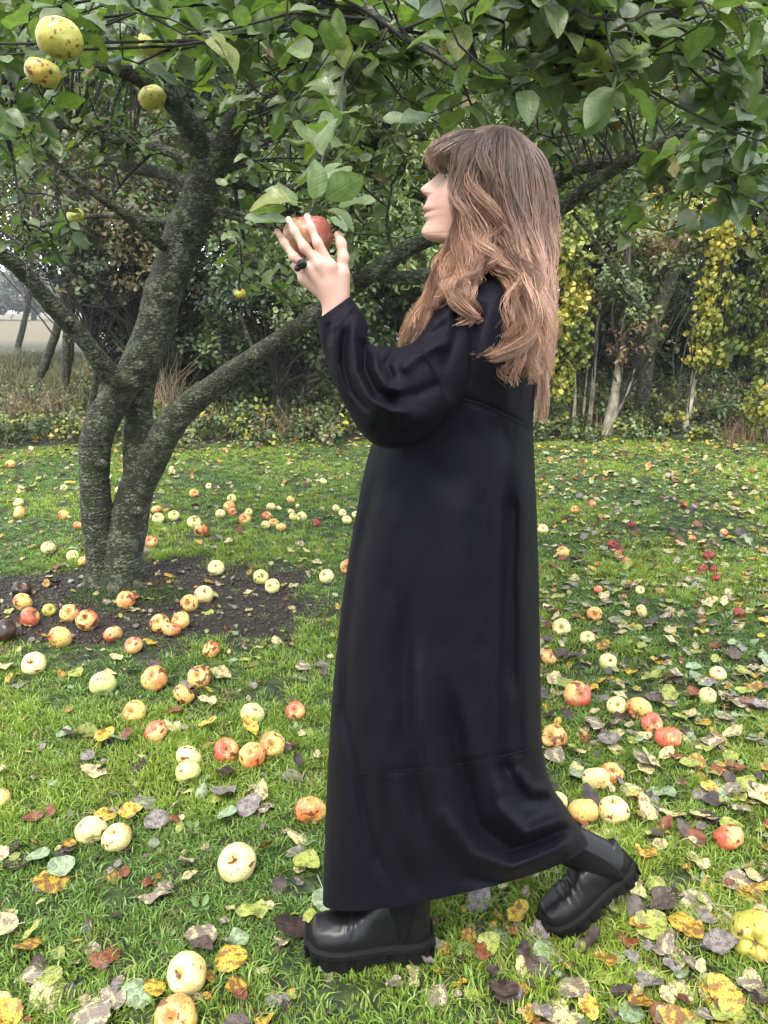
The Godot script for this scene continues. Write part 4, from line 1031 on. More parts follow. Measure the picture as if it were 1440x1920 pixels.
	for i in 4200:
		xf.append(Transform3D(Basis.from_euler(Vector3(R(-1.5, 1.5), R(0, 6.3), R(-1.5, 1.5))).scaled(Vector3.ONE * R(0.9, 1.6)), Vector3(R(-2.6, 12.0), R(2.6, 6.5), R(-10.2, -18.0))))
		cl.append(mid[rng.randi() % 3] * R(0.8, 1.2))
	for i in 1900:
		xf.append(Transform3D(Basis.from_euler(Vector3(R(-1.5, 1.5), R(0, 6.3), R(-1.5, 1.5))).scaled(Vector3.ONE * R(0.8, 1.5)), Vector3(R(-11.0, -3.0), R(3.4, 8.0), R(-15.0, -19.0))))
		cl.append(mid[rng.randi() % 3] * R(0.8, 1.2))
	tag(many("woods", sprays["dark"], M.far_leaf, xf, cl), "shaded dark green wood behind the hedge saplings", "woods", "", "stuff")
	# undergrowth along the lawn edge
	xf = []; cl = []
	var wx := []; var wc := []
	for i in 15000:
		var x := R(-6.5, 6.5)
		var e := pow(rng.randf(), 1.3) * 5.0
		var z := lawn_edge(x) - e + 0.12
		var up := clampf(e * 0.3, 0.0, 0.13) * (0.6 if x > 0.8 else 1.0) * (0.35 if e > 1.2 else 1.0)
		if noise.get_noise_2d(x * 60.0, z * 60.0) < -0.02 : continue
		var p := Vector3(x, height(x, z) + R(0.0, 0.06 + up), z)
		var b := Basis.from_euler(Vector3(R(-1.0, 1.0), R(0, TAU), R(-1.0, 1.0)))
		xf.append(Transform3D(b.scaled(Vector3.ONE * R(0.5, 1.1)), p))
		var c := mid[rng.randi() % 3] as Color
		if rng.randf() < 0.3: c = bright[rng.randi() % 3]
		if rng.randf() < 0.12 + 0.1 * float(x < 0.5): c = gold[1 + rng.randi() % 3] * 0.8
		if rng.randf() < 0.2: c = dull[rng.randi() % 4]
		cl.append(c * R(0.75, 1.15))
	tag(many("undergrowth", sprays["weed"], M.far_leaf, xf, cl), "low weeds and bramble along the edge of the lawn", "undergrowth", "", "stuff")
	for i in 5200:
		var x := R(-13.0, 6.0)
		var z := lawn_edge(x) - R(0.3, 16.0)
		if x > -2.4 and rng.randf() < 0.7: continue
		if x > -1.0 and z < -12.0: continue
		wx.append(Transform3D(Basis(Vector3.UP, R(0, TAU)).scaled(Vector3(1.6, R(0.7, 1.5), 1.6)), Vector3(x, height(x, z), z)))
		wc.append(Color(0.075, 0.085, 0.03).lerp(Color(0.22, 0.17, 0.085), clampf(0.25 + 0.8 * noise.get_noise_2d(x * 20.0, z * 20.0) + R(-0.2, 0.3), 0, 1)))
	tag(many("rough_grass", tuft(22, 0.24, 0.13, 77, 0.004), M.grass, wx, wc), "rough unmown grass beyond the lawn", "grass", "", "stuff")
	# clumps of dead stalks
	var clump := func(px: float, py: float, tall: float, wide: float, n: int, c: Color, label: String):
		var o := G(px, py)
		o.y = height(o.x, o.z)
		var mb := MB.new()
		for i in n:
			var a := Vector3(R(-wide, wide), 0, R(-0.2, 0.2))
			var h := tall * R(0.4, 1.1)
			var ln := Vector3(R(-0.6, 0.6), 0, R(-0.4, 0.4)) * h
			tube(mb, [a, a + ln * 0.3 + Vector3(0, h * 0.5, 0), a + ln + Vector3(0, h * R(0.75, 1.0), 0)], [0.004, 0.0035, 0.002], 3, c * R(0.6, 1.3))
		var g := obj("dry_stalks", mb.mesh(), M.grass)
		g.position = o
		tag(g, label, "dry stalks", "clumps of dead stalks")
	clump.call(65.0, 805.0, 0.55, 0.42, 100, Color(0.22, 0.155, 0.10), "pinkish tan clump of dead stalks below the leaning trunks")
	clump.call(318.0, 800.0, 0.85, 0.12, 70, Color(0.34, 0.26, 0.17), "tall straw sheaf seen between trunk and limb")
	clump.call(560.0, 822.0, 0.3, 0.4, 70, Color(0.28, 0.19, 0.11), "low straw clump on the leafy bank by the person's elbow")
	clump.call(1405.0, 832.0, 0.35, 0.3, 60, Color(0.22, 0.13, 0.08), "russet dead stalks under the golden sapling")
	# trees along the far side of the field
	for k in 7:
		var x := -62.0 + k * 6.5 + R(-1.5, 1.5)
		var t := thing("field_tree", "distant grey-green tree %s in the row across the field" % ["first", "second", "third", "fourth", "fifth", "sixth", "last"][k], "tree", Vector3(x, 0, -105.0 + R(-5, 5)), "distant trees across the field")
		var mb := MB.new()
		tube(mb, [Vector3.ZERO, Vector3(0.2, 2.2, 0), Vector3(0, 4.5, 0)], [0.35, 0.28, 0.12], 7, Color.WHITE)
		obj("trunk", mb.mesh(), M.twig, t)
		var fx := []; var fc := []
		for i in 260:
			var q := Vector3(rng.randfn(), rng.randfn(), rng.randfn()).normalized() * pow(rng.randf(), 0.4) * Vector3(4.2, 2.6, 3.0)
			fx.append(Transform3D(Basis.from_euler(Vector3(R(-2, 2), R(0, 6), R(-2, 2))).scaled(Vector3.ONE * R(2.5, 4.5)), q + Vector3(0, 3.2, 0)))
			fc.append(Color(0.10, 0.115, 0.09) * R(0.7, 1.3))
		many("crown", sprays["dark"], M.far_leaf, fx, fc, t)

# ------------------------------------------------------------------ person
const D0 := 1.52           # the plane of the body's middle
const SKIN := Color(0.47, 0.285, 0.222)

func nets(mb: MB, bones: Array, cell: float, k: float, color: Color) -> void:
	# bones: [a, b, ra, rb]; a smooth union of tapered capsules, meshed as surface nets
	var lo := Vector3.ONE * 1e9
	var hi := -lo
	for b in bones:
		for e in 2:
			var r: float = b[2 + e] + 3.0 * cell + k
			lo = lo.min(b[e] - Vector3.ONE * r); hi = hi.max(b[e] + Vector3.ONE * r)
	var nx := int((hi.x - lo.x) / cell) + 2; var ny := int((hi.y - lo.y) / cell) + 2; var nz := int((hi.z - lo.z) / cell) + 2
	var g := PackedFloat32Array()
	g.resize(nx * ny * nz)
	g.fill(1.0)
	for b in bones:
		var a: Vector3 = b[0]; var ab: Vector3 = b[1] - b[0]
		var ra: float = b[2]; var rb: float = b[3]
		var m := maxf(ra, rb) + 2.5 * cell + k
		var l := (a.min(b[1]) - Vector3.ONE * m - lo) / cell
		var h := (a.max(b[1]) + Vector3.ONE * m - lo) / cell
		var inv := 1.0 / maxf(ab.length_squared(), 1e-9)
		for z in range(maxi(int(l.z), 0), mini(int(h.z) + 2, nz)):
			for y in range(maxi(int(l.y), 0), mini(int(h.y) + 2, ny)):
				var at := (z * ny + y) * nx
				for x in range(maxi(int(l.x), 0), mini(int(h.x) + 2, nx)):
					var p := lo + Vector3(x, y, z) * cell - a
					var t := clampf(p.dot(ab) * inv, 0.0, 1.0)
					var d := (p - ab * t).length() - ra - (rb - ra) * t
					var o := g[at + x]
					var q := maxf(k - absf(o - d), 0.0) / k
					g[at + x] = minf(o, d) - q * q * k * 0.25
	var id := PackedInt32Array()
	id.resize(nx * ny * nz)
	id.fill(-1)
	var off := [0, 1, nx, nx + 1, nx * ny, nx * ny + 1, nx * ny + nx, nx * ny + nx + 1]
	var edges := [[0, 1], [2, 3], [4, 5], [6, 7], [0, 2], [1, 3], [4, 6], [5, 7], [0, 4], [1, 5], [2, 6], [3, 7]]
	for z in nz - 1:
		for y in ny - 1:
			for x in nx - 1:
				var i := (z * ny + y) * nx + x
				var s := 0
				for c in 8:
					if g[i + off[c]] < 0.0: s |= 1 << c
				if s == 0 or s == 255: continue
				var sum := Vector3.ZERO
				var n := 0
				for e in edges:
					if ((s >> e[0]) & 1) != ((s >> e[1]) & 1):
						var da := g[i + off[e[0]]]; var db := g[i + off[e[1]]]
						var f := da / (da - db)
						var pa := Vector3(e[0] & 1, (e[0] >> 1) & 1, e[0] >> 2); var pb := Vector3(e[1] & 1, (e[1] >> 1) & 1, e[1] >> 2)
						sum += pa.lerp(pb, f); n += 1
				id[i] = mb.p(lo + (Vector3(x, y, z) + sum / n) * cell, color)
	for z in range(1, nz - 1):
		for y in range(1, ny - 1):
			for x in range(1, nx - 1):
				var i := (z * ny + y) * nx + x
				var inn := g[i] < 0.0
				for ax in 3:
					var st: int = [1, nx, nx * ny][ax]
					if inn == (g[i + st] < 0.0): continue
					var u: int = [nx, nx * ny, 1][ax]; var w: int = [nx * ny, 1, nx][ax]
					var a := id[i]; var b := id[i - u]; var c := id[i - u - w]; var d := id[i - w]
					if a < 0 or b < 0 or c < 0 or d < 0: continue
					if inn: mb.quad(a, d, c, b)
					else: mb.quad(a, b, c, d)

func hx(keys: Array, y: float) -> float:
	return curve(keys, y)

func head_into(mb: MB) -> void:
	var front := [[243, 925], [246, 895], [252, 872], [262, 853], [275, 838], [290, 829], [305, 824], [316, 822], [323, 824], [330, 817], [338, 808], [346, 797], [352, 790], [356, 788.5], [361, 791], [366, 797], [370, 801], [377, 799.5], [384, 796], [390, 793], [394, 794.5], [398, 799], [402, 796], [407, 794.5], [411, 797], [416, 799], [422, 796], [430, 791], [437, 790], [443, 793], [449, 800], [453, 812], [457, 832], [464, 852], [476, 860], [500, 863], [560, 850]]
	var base := [[243, 925], [246, 896], [252, 874], [262, 856], [275, 842], [290, 832], [305, 828], [318, 828], [330, 827], [340, 822], [356, 815], [370, 809], [390, 806], [410, 806], [425, 803], [437, 799], [443, 800], [449, 806], [453, 816], [457, 834], [464, 852], [476, 860], [500, 863], [560, 850]]
	var back := [[243, 925], [246, 955], [252, 972], [262, 986], [280, 1000], [310, 1007], [340, 1004], [370, 994], [400, 976], [430, 960], [455, 950], [480, 946], [510, 950], [560, 965]]
	var half := [[243, 0.0], [246, 0.025], [252, 0.04], [262, 0.053], [280, 0.066], [310, 0.074], [340, 0.075], [360, 0.072], [385, 0.066], [405, 0.060], [425, 0.052], [440, 0.046], [455, 0.046], [476, 0.050], [510, 0.054], [560, 0.075]]
	var sig := [[300, 0.03], [325, 0.012], [345, 0.0105], [356, 0.0125], [366, 0.014], [372, 0.02], [384, 0.024], [410, 0.024], [425, 0.022], [440, 0.026]]
	var sides := 72
	var ys := []
	var y := 243.0
	while y < 560.0:
		ys.append(y)
		y += 1.2 if y < 262.0 or (y > 315.0 and y < 460.0) else 3.0
	var first := mb.v.size()
	for yy in ys:
		var fx := curve(front, yy); var bx := curve(base, yy); var kx := curve(back, yy); var c := curve(half, yy); var sg := curve(sig, yy)
		var cx := (bx + kx) * 0.5
		for i in sides + 1:
			var a := TAU * (i % sides) / sides
			# more points towards the face
			a = a - 0.45 * sin(a)
			var co := cos(a); var si := sin(a)
			var z := c * signf(si) * pow(absf(si), 0.92)
			var px := cx - (kx - bx) * 0.5 * co
			var cl := SKIN
			if co > 0.0:
				var w := exp(-pow(z / sg, 2.0))
				px += (fx - bx) * w
				# eye sockets, cheeks
				var ez := absf(z) - 0.031
				px += 7.0 * exp(-pow(ez / 0.013, 2.0) - pow((yy - 334.0) / 8.0, 2.0)) 
				px -= 3.0 * exp(-pow(ez / 0.016, 2.0) - pow((yy - 366.0) / 16.0, 2.0))
				px -= 2.5 * exp(-pow(ez / 0.017, 2.0) - pow((yy - 321.0) / 6.0, 2.0))
				# nostril wing
				px += 3.5 * exp(-pow((absf(z) - 0.016) / 0.005, 2.0) - pow((yy - 362.0) / 4.0, 2.0)) * -1.0
				var lip := exp(-pow((yy - 398.5) / 8.5, 4.0)) * exp(-pow(z / 0.022, 4.0))
				cl = cl.lerp(Color(0.52, 0.20, 0.19), 0.75 * lip)
				if absf(yy - 398.0) < 1.0 and absf(z) < 0.022: cl = Color(0.25, 0.09, 0.09)
				cl = cl.lerp(Color(0.62, 0.30, 0.26), 0.4 * exp(-pow(ez / 0.022, 2.0) - pow((yy - 372.0) / 18.0, 2.0)) + 0.4 * w * exp(-pow((yy - 356.0) / 6.0, 2.0)))
				var brow := exp(-pow((yy - 321.0 + 2.0 * absf(ez) / 0.01) / 2.2, 2.0)) * exp(-pow(ez / 0.02, 4.0))
				cl = cl.lerp(Color(0.10, 0.055, 0.035), 0.85 * brow)
			var p := P(px, yy, D0)
			mb.p(Vector3(p.x, p.y, p.z + z), cl)
	for j in ys.size() - 1:
		for i in sides:
			var a := first + j * (sides + 1) + i
			mb.quad(a, a + 1, a + sides + 2, a + sides + 1)

func relaxed_hand(wrist: Vector3, along: Vector3, thumbward: Vector3, into: Vector3) -> Array:
	var b := []
	var lens_ := [[0.028, 0.038, 0.024, 0.019], [0.010, 0.042, 0.027, 0.020], [-0.008, 0.039, 0.025, 0.020], [-0.025, 0.030, 0.019, 0.017]]
	for f in lens_:
		var root: Vector3 = wrist + along * 0.012 + thumbward * f[0] * 0.6
		var kn: Vector3 = wrist + along * (0.088 - absf(f[0] - 0.01) * 0.3) + thumbward * f[0]
		b.append([root, kn, 0.014, 0.0115])
		var d := along; var p := kn; var r := 0.0088
		for j in 3:
			d = (d + into * 0.35).normalized()
			var q: Vector3 = p + d * f[1 + j]
			b.append([p, q, r, r * 0.9]); r *= 0.9; p = q
	var tp := wrist + along * 0.022 + thumbward * 0.026
	b.append([wrist + along * 0.01 + thumbward * 0.012, tp, 0.015, 0.013])
	var t2 := tp + (along * 0.8 + thumbward * 0.55 + into * 0.3).normalized() * 0.036
	b.append([tp, t2, 0.012, 0.0095])
	b.append([t2, t2 + (along + thumbward * 0.2 + into * 0.3).normalized() * 0.028, 0.0095, 0.008])
	return b

func ridge(px: float, py: float, rows: Array) -> float:
	# sum of folds; each row: [polyline of Vector2, height in metres, width in pixels]
	var h := 0.0
	for r in rows:
		var pl: Array = r[0]
		var best := 1e9
		var end := 0.0
		for i in pl.size() - 1:
			var a: Vector2 = pl[i]; var ab: Vector2 = pl[i + 1] - pl[i]
			var t := clampf((Vector2(px, py) - a).dot(ab) / ab.length_squared(), 0.0, 1.0)
			var d := (a + ab * t - Vector2(px, py)).length()
			if d < best:
				best = d
				end = (i + t) / (pl.size() - 1)
		if best < r[2] * 2.6:
			h += r[1] * exp(-best * best / (r[2] * r[2])) * smoothstep(0.0, 0.14, end) * smoothstep(1.0, 0.86, end)
	return h

func V(list: Array) -> Array:
	var o := []
	for i in range(0, list.size(), 2): o.append(Vector2(list[i], list[i + 1]))
	return o

func loft(mb: MB, left: Array, right: Array, deep: Array, mid: Array, sag: Array, folds: Array, rows: int, sides: int, square := 0.8, wob := 0.0) -> void:
	# a closed garment panel: left and right outline in pixels [t, x, y], half thickness and middle distance by t
	var lx := []; var ly := []; var rx := []; var ry := []
	for k in left: lx.append([k[0], k[1]]); ly.append([k[0], k[2]])
	for k in right: rx.append([k[0], k[1]]); ry.append([k[0], k[2]])
	var first := mb.v.size()
	for j in rows + 1:
		var t := float(j) / rows
		var a := Vector2(smooth_curve(lx, t), smooth_curve(ly, t)); var b := Vector2(smooth_curve(rx, t), smooth_curve(ry, t))
		var c := smooth_curve(deep, t); var d := smooth_curve(mid, t); var s := smooth_curve(sag, t)
		for i in sides + 1:
			var th := TAU * (i % sides) / sides
			var co := cos(th); var si := sin(th)
			var q := a.lerp(b, 0.5 + 0.5 * signf(co) * pow(absf(co), square))
			var p: Vector3
			var dz := c * signf(si) * pow(absf(si), square)
			if si >= 0.0:
				var px := q.x; var py := q.y + s * si
				var f := ridge(px, py, folds) * smoothstep(0.0, 0.3, si)
				if wob > 0.0: f += wob * (noise.get_noise_3d(px * 1.1, py * 0.35, 5.0)) * smoothstep(0.0, 0.4, si)
				p = P(px, py, d - dz - f)
			else:
				p = P(q.x, q.y, d)
				p.z += dz
				if wob > 0.0: p.z += wob * noise.get_noise_3d(q.x * 1.6, q.y * 0.3, 50.0)
			mb.p(p, Color.WHITE, Vector2(float(i) / sides * 3.0, t * 4.0))
	for j in rows:
		for i in sides:
			var k := first + j * (sides + 1) + i
			mb.quad(k, k + 1, k + sides + 2, k + sides + 1)

func smooth_curve(keys: Array, t: float) -> float:        # monotone-ish cubic through unevenly spaced keys
	var n := keys.size()
	if t <= keys[0][0]: return keys[0][1]
	if t >= keys[n - 1][0]: return keys[n - 1][1]
	for i in range(1, n):
		if t <= keys[i][0]:
			var h: float = keys[i][0] - keys[i - 1][0]
			var f: float = (t - keys[i - 1][0]) / h
			var s: float = (keys[i][1] - keys[i - 1][1]) / h
			var m0 := s; var m1 := s
			if i > 1: m0 = 0.5 * (s + (keys[i - 1][1] - keys[i - 2][1]) / (keys[i - 1][0] - keys[i - 2][0]))
			if i < n - 1: m1 = 0.5 * (s + (keys[i + 1][1] - keys[i][1]) / (keys[i + 1][0] - keys[i][0]))
			return keys[i - 1][1] * (1 + 2 * f) * (1 - f) * (1 - f) + m0 * h * f * (1 - f) * (1 - f) + keys[i][1] * f * f * (3 - 2 * f) + m1 * h * f * f * (f - 1)
	return keys[n - 1][1]

func boot(parent: Node, called: String, xf: Transform3D, knee: Vector3, tall: float, low: float) -> Vector3:
	# toe towards -x, sole on y = 0, 0.27 m long from x = -0.17 to x = 0.10; the shaft points at the knee. Returns the ankle.
	var up := MB.new()
	var n := 44; var sides := 28
	var toph := [[-0.172, 0.058], [-0.165, 0.078], [-0.145, 0.086], [-0.115, 0.091], [-0.085, 0.097], [-0.055, 0.110], [-0.025, 0.137], [0.005, 0.158], [0.04, 0.168], [0.075, 0.16], [0.098, 0.135]]
	var wid := [[-0.172, 0.020], [-0.165, 0.034], [-0.14, 0.047], [-0.1, 0.053], [-0.05, 0.048], [0.0, 0.041], [0.05, 0.040], [0.085, 0.034], [0.098, 0.022]]
	for j in n + 1:
		var x := lerpf(-0.172, 0.098, float(j) / n)
		var h := minf(smooth_curve(toph, x), low); var w := smooth_curve(wid, x)
		for i in sides + 1:
			var a := PI * i / sides
			var co := cos(a); var si := sin(a)
			# creases where the foot bends
			var cr := 0.0035 * sin((x + 0.01 * co) * 330.0) * exp(-pow((x + 0.072) / 0.022, 2.0)) * smoothstep(0.25, 0.8, si)
			cr += 0.0025 * noise.get_noise_3d(x * 900.0, co * 60.0, si * 60.0)
			up.p(Vector3(x, 0.036 + (h - 0.036 + cr) * pow(si, 0.6), (w + cr) * signf(co) * pow(absf(co), 0.7) * (1.0 - 0.12 * si)))
	for j in n:
		for i in sides:
			var a := j * (sides + 1) + i
			up.quad(a, a + sides + 1, a + sides + 2, a + 1)
	var o := obj(called, up.mesh(), M.leather, parent)
	o.transform = xf
	var ankle := Vector3(0.042, 0.088, 0)
	var dir := (xf.affine_inverse() * knee - ankle).normalized()
	var fw := dir.cross(Vector3(0, 0, 1)).normalized()       # towards the heel
	if fw.x < 0.0: fw = -fw
	var sd := Vector3(0, 0, 1)
	var sh := MB.new()
	for j in 15:
		var y := lerpf(-0.02, tall, j / 14.0)
		for i in 33:
			var a := TAU * (i % 32) / 32
			var k := 1.0 + 0.035 * noise.get_noise_3d(cos(a) * 60.0, sin(a) * 60.0, y * 500.0) + (0.04 if j == 14 else 0.0)
			sh.p(ankle + dir * y + fw * 0.055 * k * cos(a) + sd * 0.043 * k * sin(a))
	for j in 14:
		for i in 32:
			var a := j * 33 + i
			sh.quad(a, a + 1, a + 34, a + 33)
	obj("shaft", sh.mesh(), M.leather, o)
	for s in [-1.0, 1.0]:                                     # ribbed elastic on each side, edged with a seam
		var g := MB.new()
		var edge := []
		for j in 12:
			for i in 15:
				var u := (i - 7) / 7.0
				var y := lerpf(-0.035, tall - 0.004, j / 11.0)
				var wd := 0.024 * sqrt(clampf((j + 0.4) / 6.0, 0.05, 1.0))
				var q: Vector3 = ankle + dir * y + fw * (u * wd - 0.004) + sd * s * (0.0452 * sqrt(maxf(1.0 - pow(u * 0.42, 2.0), 0.0)) + 0.0014 * (i % 2))
				g.p(q)
				if i == 0: edge.append(q)
				if i == 14: edge.push_front(q)
		for j in 11:
			for i in 14:
				var a := j * 15 + i
				g.quad(a, a + 1, a + 16, a + 15)
		obj("elastic_gusset", g.mesh(), M.elastic, o)
		var er := []
		for k in edge: er.append(0.0016)
		var em := MB.new()
		tube(em, edge, er, 6, Color.WHITE)
		obj("seam", em.mesh(), M.leather, o)
	var pt := MB.new()
	var pb := ankle + dir * tall + fw * 0.056
	tube(pt, [pb - dir * 0.025, pb + dir * 0.014 + fw * 0.004, pb + dir * 0.012 - fw * 0.012, pb - dir * 0.02 - fw * 0.008], [0.009, 0.009, 0.008, 0.008], 6, Color.WHITE)
	obj("pull_tab", pt.mesh(), M.elastic, o)
	# welted lug sole
	var so := MB.new()
	var outline := []
	for k in 61:
		var x := lerpf(-0.182, 0.108, 0.5 - 0.5 * cos(PI * k / 60.0))
		outline.append(Vector2(x, (smooth_curve(wid, clampf(x, -0.172, 0.098)) + 0.008) * (0.4 if k == 0 or k == 60 else 1.0)))
	var ring := []
	for k in 61: ring.append(Vector3(outline[k].x, 0, outline[k].y))
	for k in range(60, -1, -1): ring.append(Vector3(outline[k].x, 0, -outline[k].y))
	var levels := [[0.0, -0.005], [0.0, 0.0], [0.027, 0.002], [0.029, -0.003], [0.032, -0.003], [0.034, 0.005], [0.045, 0.005], [0.048, -0.005]]
	for l in levels.size():
		for k in ring.size():
			var q: Vector3 = ring[k]
			var out := Vector3(signf(q.x + 0.03) * 0.4, 0, signf(q.z)).normalized()
			var notch := -0.006 if (k / 2) % 3 == 0 and l < 3 else 0.0
			var arch := 0.010 if l < 2 and q.x > -0.03 and q.x < 0.03 else 0.0
			var spring := 0.012 * smoothstep(-0.12, -0.185, q.x) * (1.0 if l < 3 else 0.4)
			so.p(q + out * (levels[l][1] + notch) + Vector3(0, levels[l][0] + arch + spring, 0))
	var m := ring.size()
	for l in levels.size() - 1:
		for k in m:
			so.quad(l * m + k, l * m + (k + 1) % m, (l + 1) * m + (k + 1) % m, (l + 1) * m + k)
	for k in 60:
		so.quad(k, k + 1, m - 2 - k, m - 1 - k)
		var tpb := (levels.size() - 1) * m
		so.quad(tpb + k, tpb + k + 1, tpb + m - 2 - k, tpb + m - 1 - k)
	obj("sole", so.mesh(false), M.rubber, o)
	return xf * ankle

func hair_into(mb: MB) -> void:
	rng.seed = 61
	# a cap under the strands
	var first := mb.v.size()
	var cc := P(922, 341, D0)
	for i in 25:
		var th := PI * i / 24.0
		for k in 37:
			var ph := TAU * (k % 36) / 36.0
			var q := Vector3(sin(th) * cos(ph), cos(th), sin(th) * sin(ph))
			var r := Vector3(0.093, 0.092, 0.088)
			if q.x < -0.2: r.x = 0.093 - 0.012 * smoothstep(0.1, -0.5, q.y)
			if q.y < 0.0: r.y = 0.145
			var p := cc + q * r
			if q.x < -0.25 and q.y < 0.1: p.x = maxf(p.x, P(850, 340, D0).x + 0.02 * q.y)
			mb.p(p, Color(0.08, 0.047, 0.034))
	for i in 24:
		for k in 36:
			var a := first + i * 37 + k
			mb.quad(a, a + 1, a + 38, a + 37)
	# guides: pixel and how far towards the camera from the body's middle
	# each: points, strands, spread, waviness, how far the lock closes up towards its end
	var guides := [
		[[[905, 243, 0.02], [865, 250, 0.035], [832, 268, 0.035], [817, 292, 0.03], [818, 316, 0.03]], 40, 0.007, 0.15, 0.9],
		[[[908, 243, 0.03], [868, 254, 0.055], [838, 275, 0.06], [824, 298, 0.055], [830, 322, 0.05]], 40, 0.007, 0.15, 0.9],
		[[[900, 242, 0.0], [860, 246, 0.0], [826, 266, 0.0], [813, 290, 0.0], [813, 312, 0.0]], 40, 0.008, 0.15, 0.9],
		[[[915, 242, 0.03], [880, 258, 0.068], [868, 295, 0.075], [864, 335, 0.074], [862, 365, 0.074], [868, 400, 0.078]], 34, 0.007, 0.5, 0.8],
		[[[925, 241, 0.03], [872, 270, 0.07], [868, 320, 0.08], [864, 370, 0.08], [868, 415, 0.082], [848, 465, 0.09], [822, 505, 0.10], [803, 552, 0.10]], 26, 0.008, 0.8, 0.45],
		[[[930, 241, 0.03], [882, 268, 0.08], [876, 330, 0.088], [880, 380, 0.09], [880, 430, 0.095], [850, 490, 0.12], [820, 545, 0.15], [788, 600, 0.165], [752, 656, 0.17]], 42, 0.011, 0.9, 0.35],
		[[[932, 241, 0.035], [895, 270, 0.088], [874, 345, 0.094], [886, 400, 0.1], [872, 450, 0.105], [856, 500, 0.14], [838, 535, 0.17], [812, 575, 0.18]], 34, 0.012, 0.9, 0.4],
		[[[936, 241, 0.035], [905, 270, 0.09], [888, 345, 0.1], [900, 400, 0.103], [886, 450, 0.11], [880, 500, 0.15], [864, 545, 0.195], [872, 578, 0.2], [884, 594, 0.2], [868, 608, 0.2]], 26, 0.010, 0.8, 0.5],
		[[[938, 241, 0.035], [915, 275, 0.093], [906, 350, 0.103], [922, 420, 0.105], [906, 472, 0.115], [890, 508, 0.155], [860, 528, 0.19], [840, 556, 0.195]], 38, 0.013, 0.9, 0.6],
		[[[940, 241, 0.035], [928, 285, 0.093], [922, 365, 0.105], [938, 435, 0.107], [932, 480, 0.118], [945, 512, 0.15]], 50, 0.014, 0.95, 0.9],
		[[[940, 241, 0.035], [936, 285, 0.093], [932, 370, 0.105], [948, 440, 0.107], [950, 492, 0.12], [975, 528, 0.155], [984, 570, 0.17], [978, 620, 0.185], [952, 655, 0.2], [908, 674, 0.215]], 44, 0.013, 0.9, 0.75],
		[[[944, 241, 0.035], [952, 285, 0.092], [956, 370, 0.104], [968, 450, 0.107], [972, 505, 0.13], [990, 545, 0.155], [990, 600, 0.165], [975, 650, 0.17], [955, 688, 0.175], [962, 714, 0.175]], 44, 0.013, 0.85, 0.8],
		[[[948, 242, 0.035], [970, 290, 0.085], [978, 380, 0.095], [985, 460, 0.1], [985, 520, 0.13], [1000, 575, 0.14], [1000, 630, 0.145], [985, 680, 0.15], [990, 708, 0.15]], 44, 0.013, 0.85, 0.9],
		[[[950, 242, 0.033], [978, 292, 0.08], [988, 380, 0.088], [990, 450, 0.095], [985, 500, 0.13], [975, 540, 0.18], [958, 590, 0.205], [944, 636, 0.215]], 10, 0.010, 0.9, 0.6],
		[[[952, 243, 0.03], [985, 300, 0.072], [1000, 390, 0.08], [1002, 480, 0.09], [998, 550, 0.12], [1008, 610, 0.13], [1002, 660, 0.13], [988, 705, 0.13]], 46, 0.012, 0.8, 1.0],
		[[[955, 244, 0.025], [996, 305, 0.055], [1012, 400, 0.06], [1015, 500, 0.075], [1008, 580, 0.10], [1008, 640, 0.11], [996, 705, 0.12]], 46, 0.010, 0.75, 0.9],
		[[[957, 245, 0.02], [1003, 312, 0.035], [1015, 410, 0.038], [1016, 510, 0.05], [1014, 600, 0.07], [1014, 660, 0.075], [1000, 720, 0.08]], 46, 0.008, 0.7, 0.8],
		[[[958, 245, 0.01], [1006, 315, 0.015], [1016, 420, 0.015], [1018, 540, 0.025], [1022, 640, 0.035], [1018, 720, 0.04], [1007, 792, 0.045]], 40, 0.007, 0.6, 0.5],
		[[[958, 246, 0.0], [1006, 318, -0.005], [1016, 425, -0.005], [1018, 545, 0.0], [1020, 650, 0.0], [1014, 740, 0.0]], 36, 0.007, 0.6, 0.5],
	]
	var jobs := []
	for g in guides:
		jobs.append([g, 1.0])
		if g[0][1][2] > 0.012: jobs.append([g, -1.0])
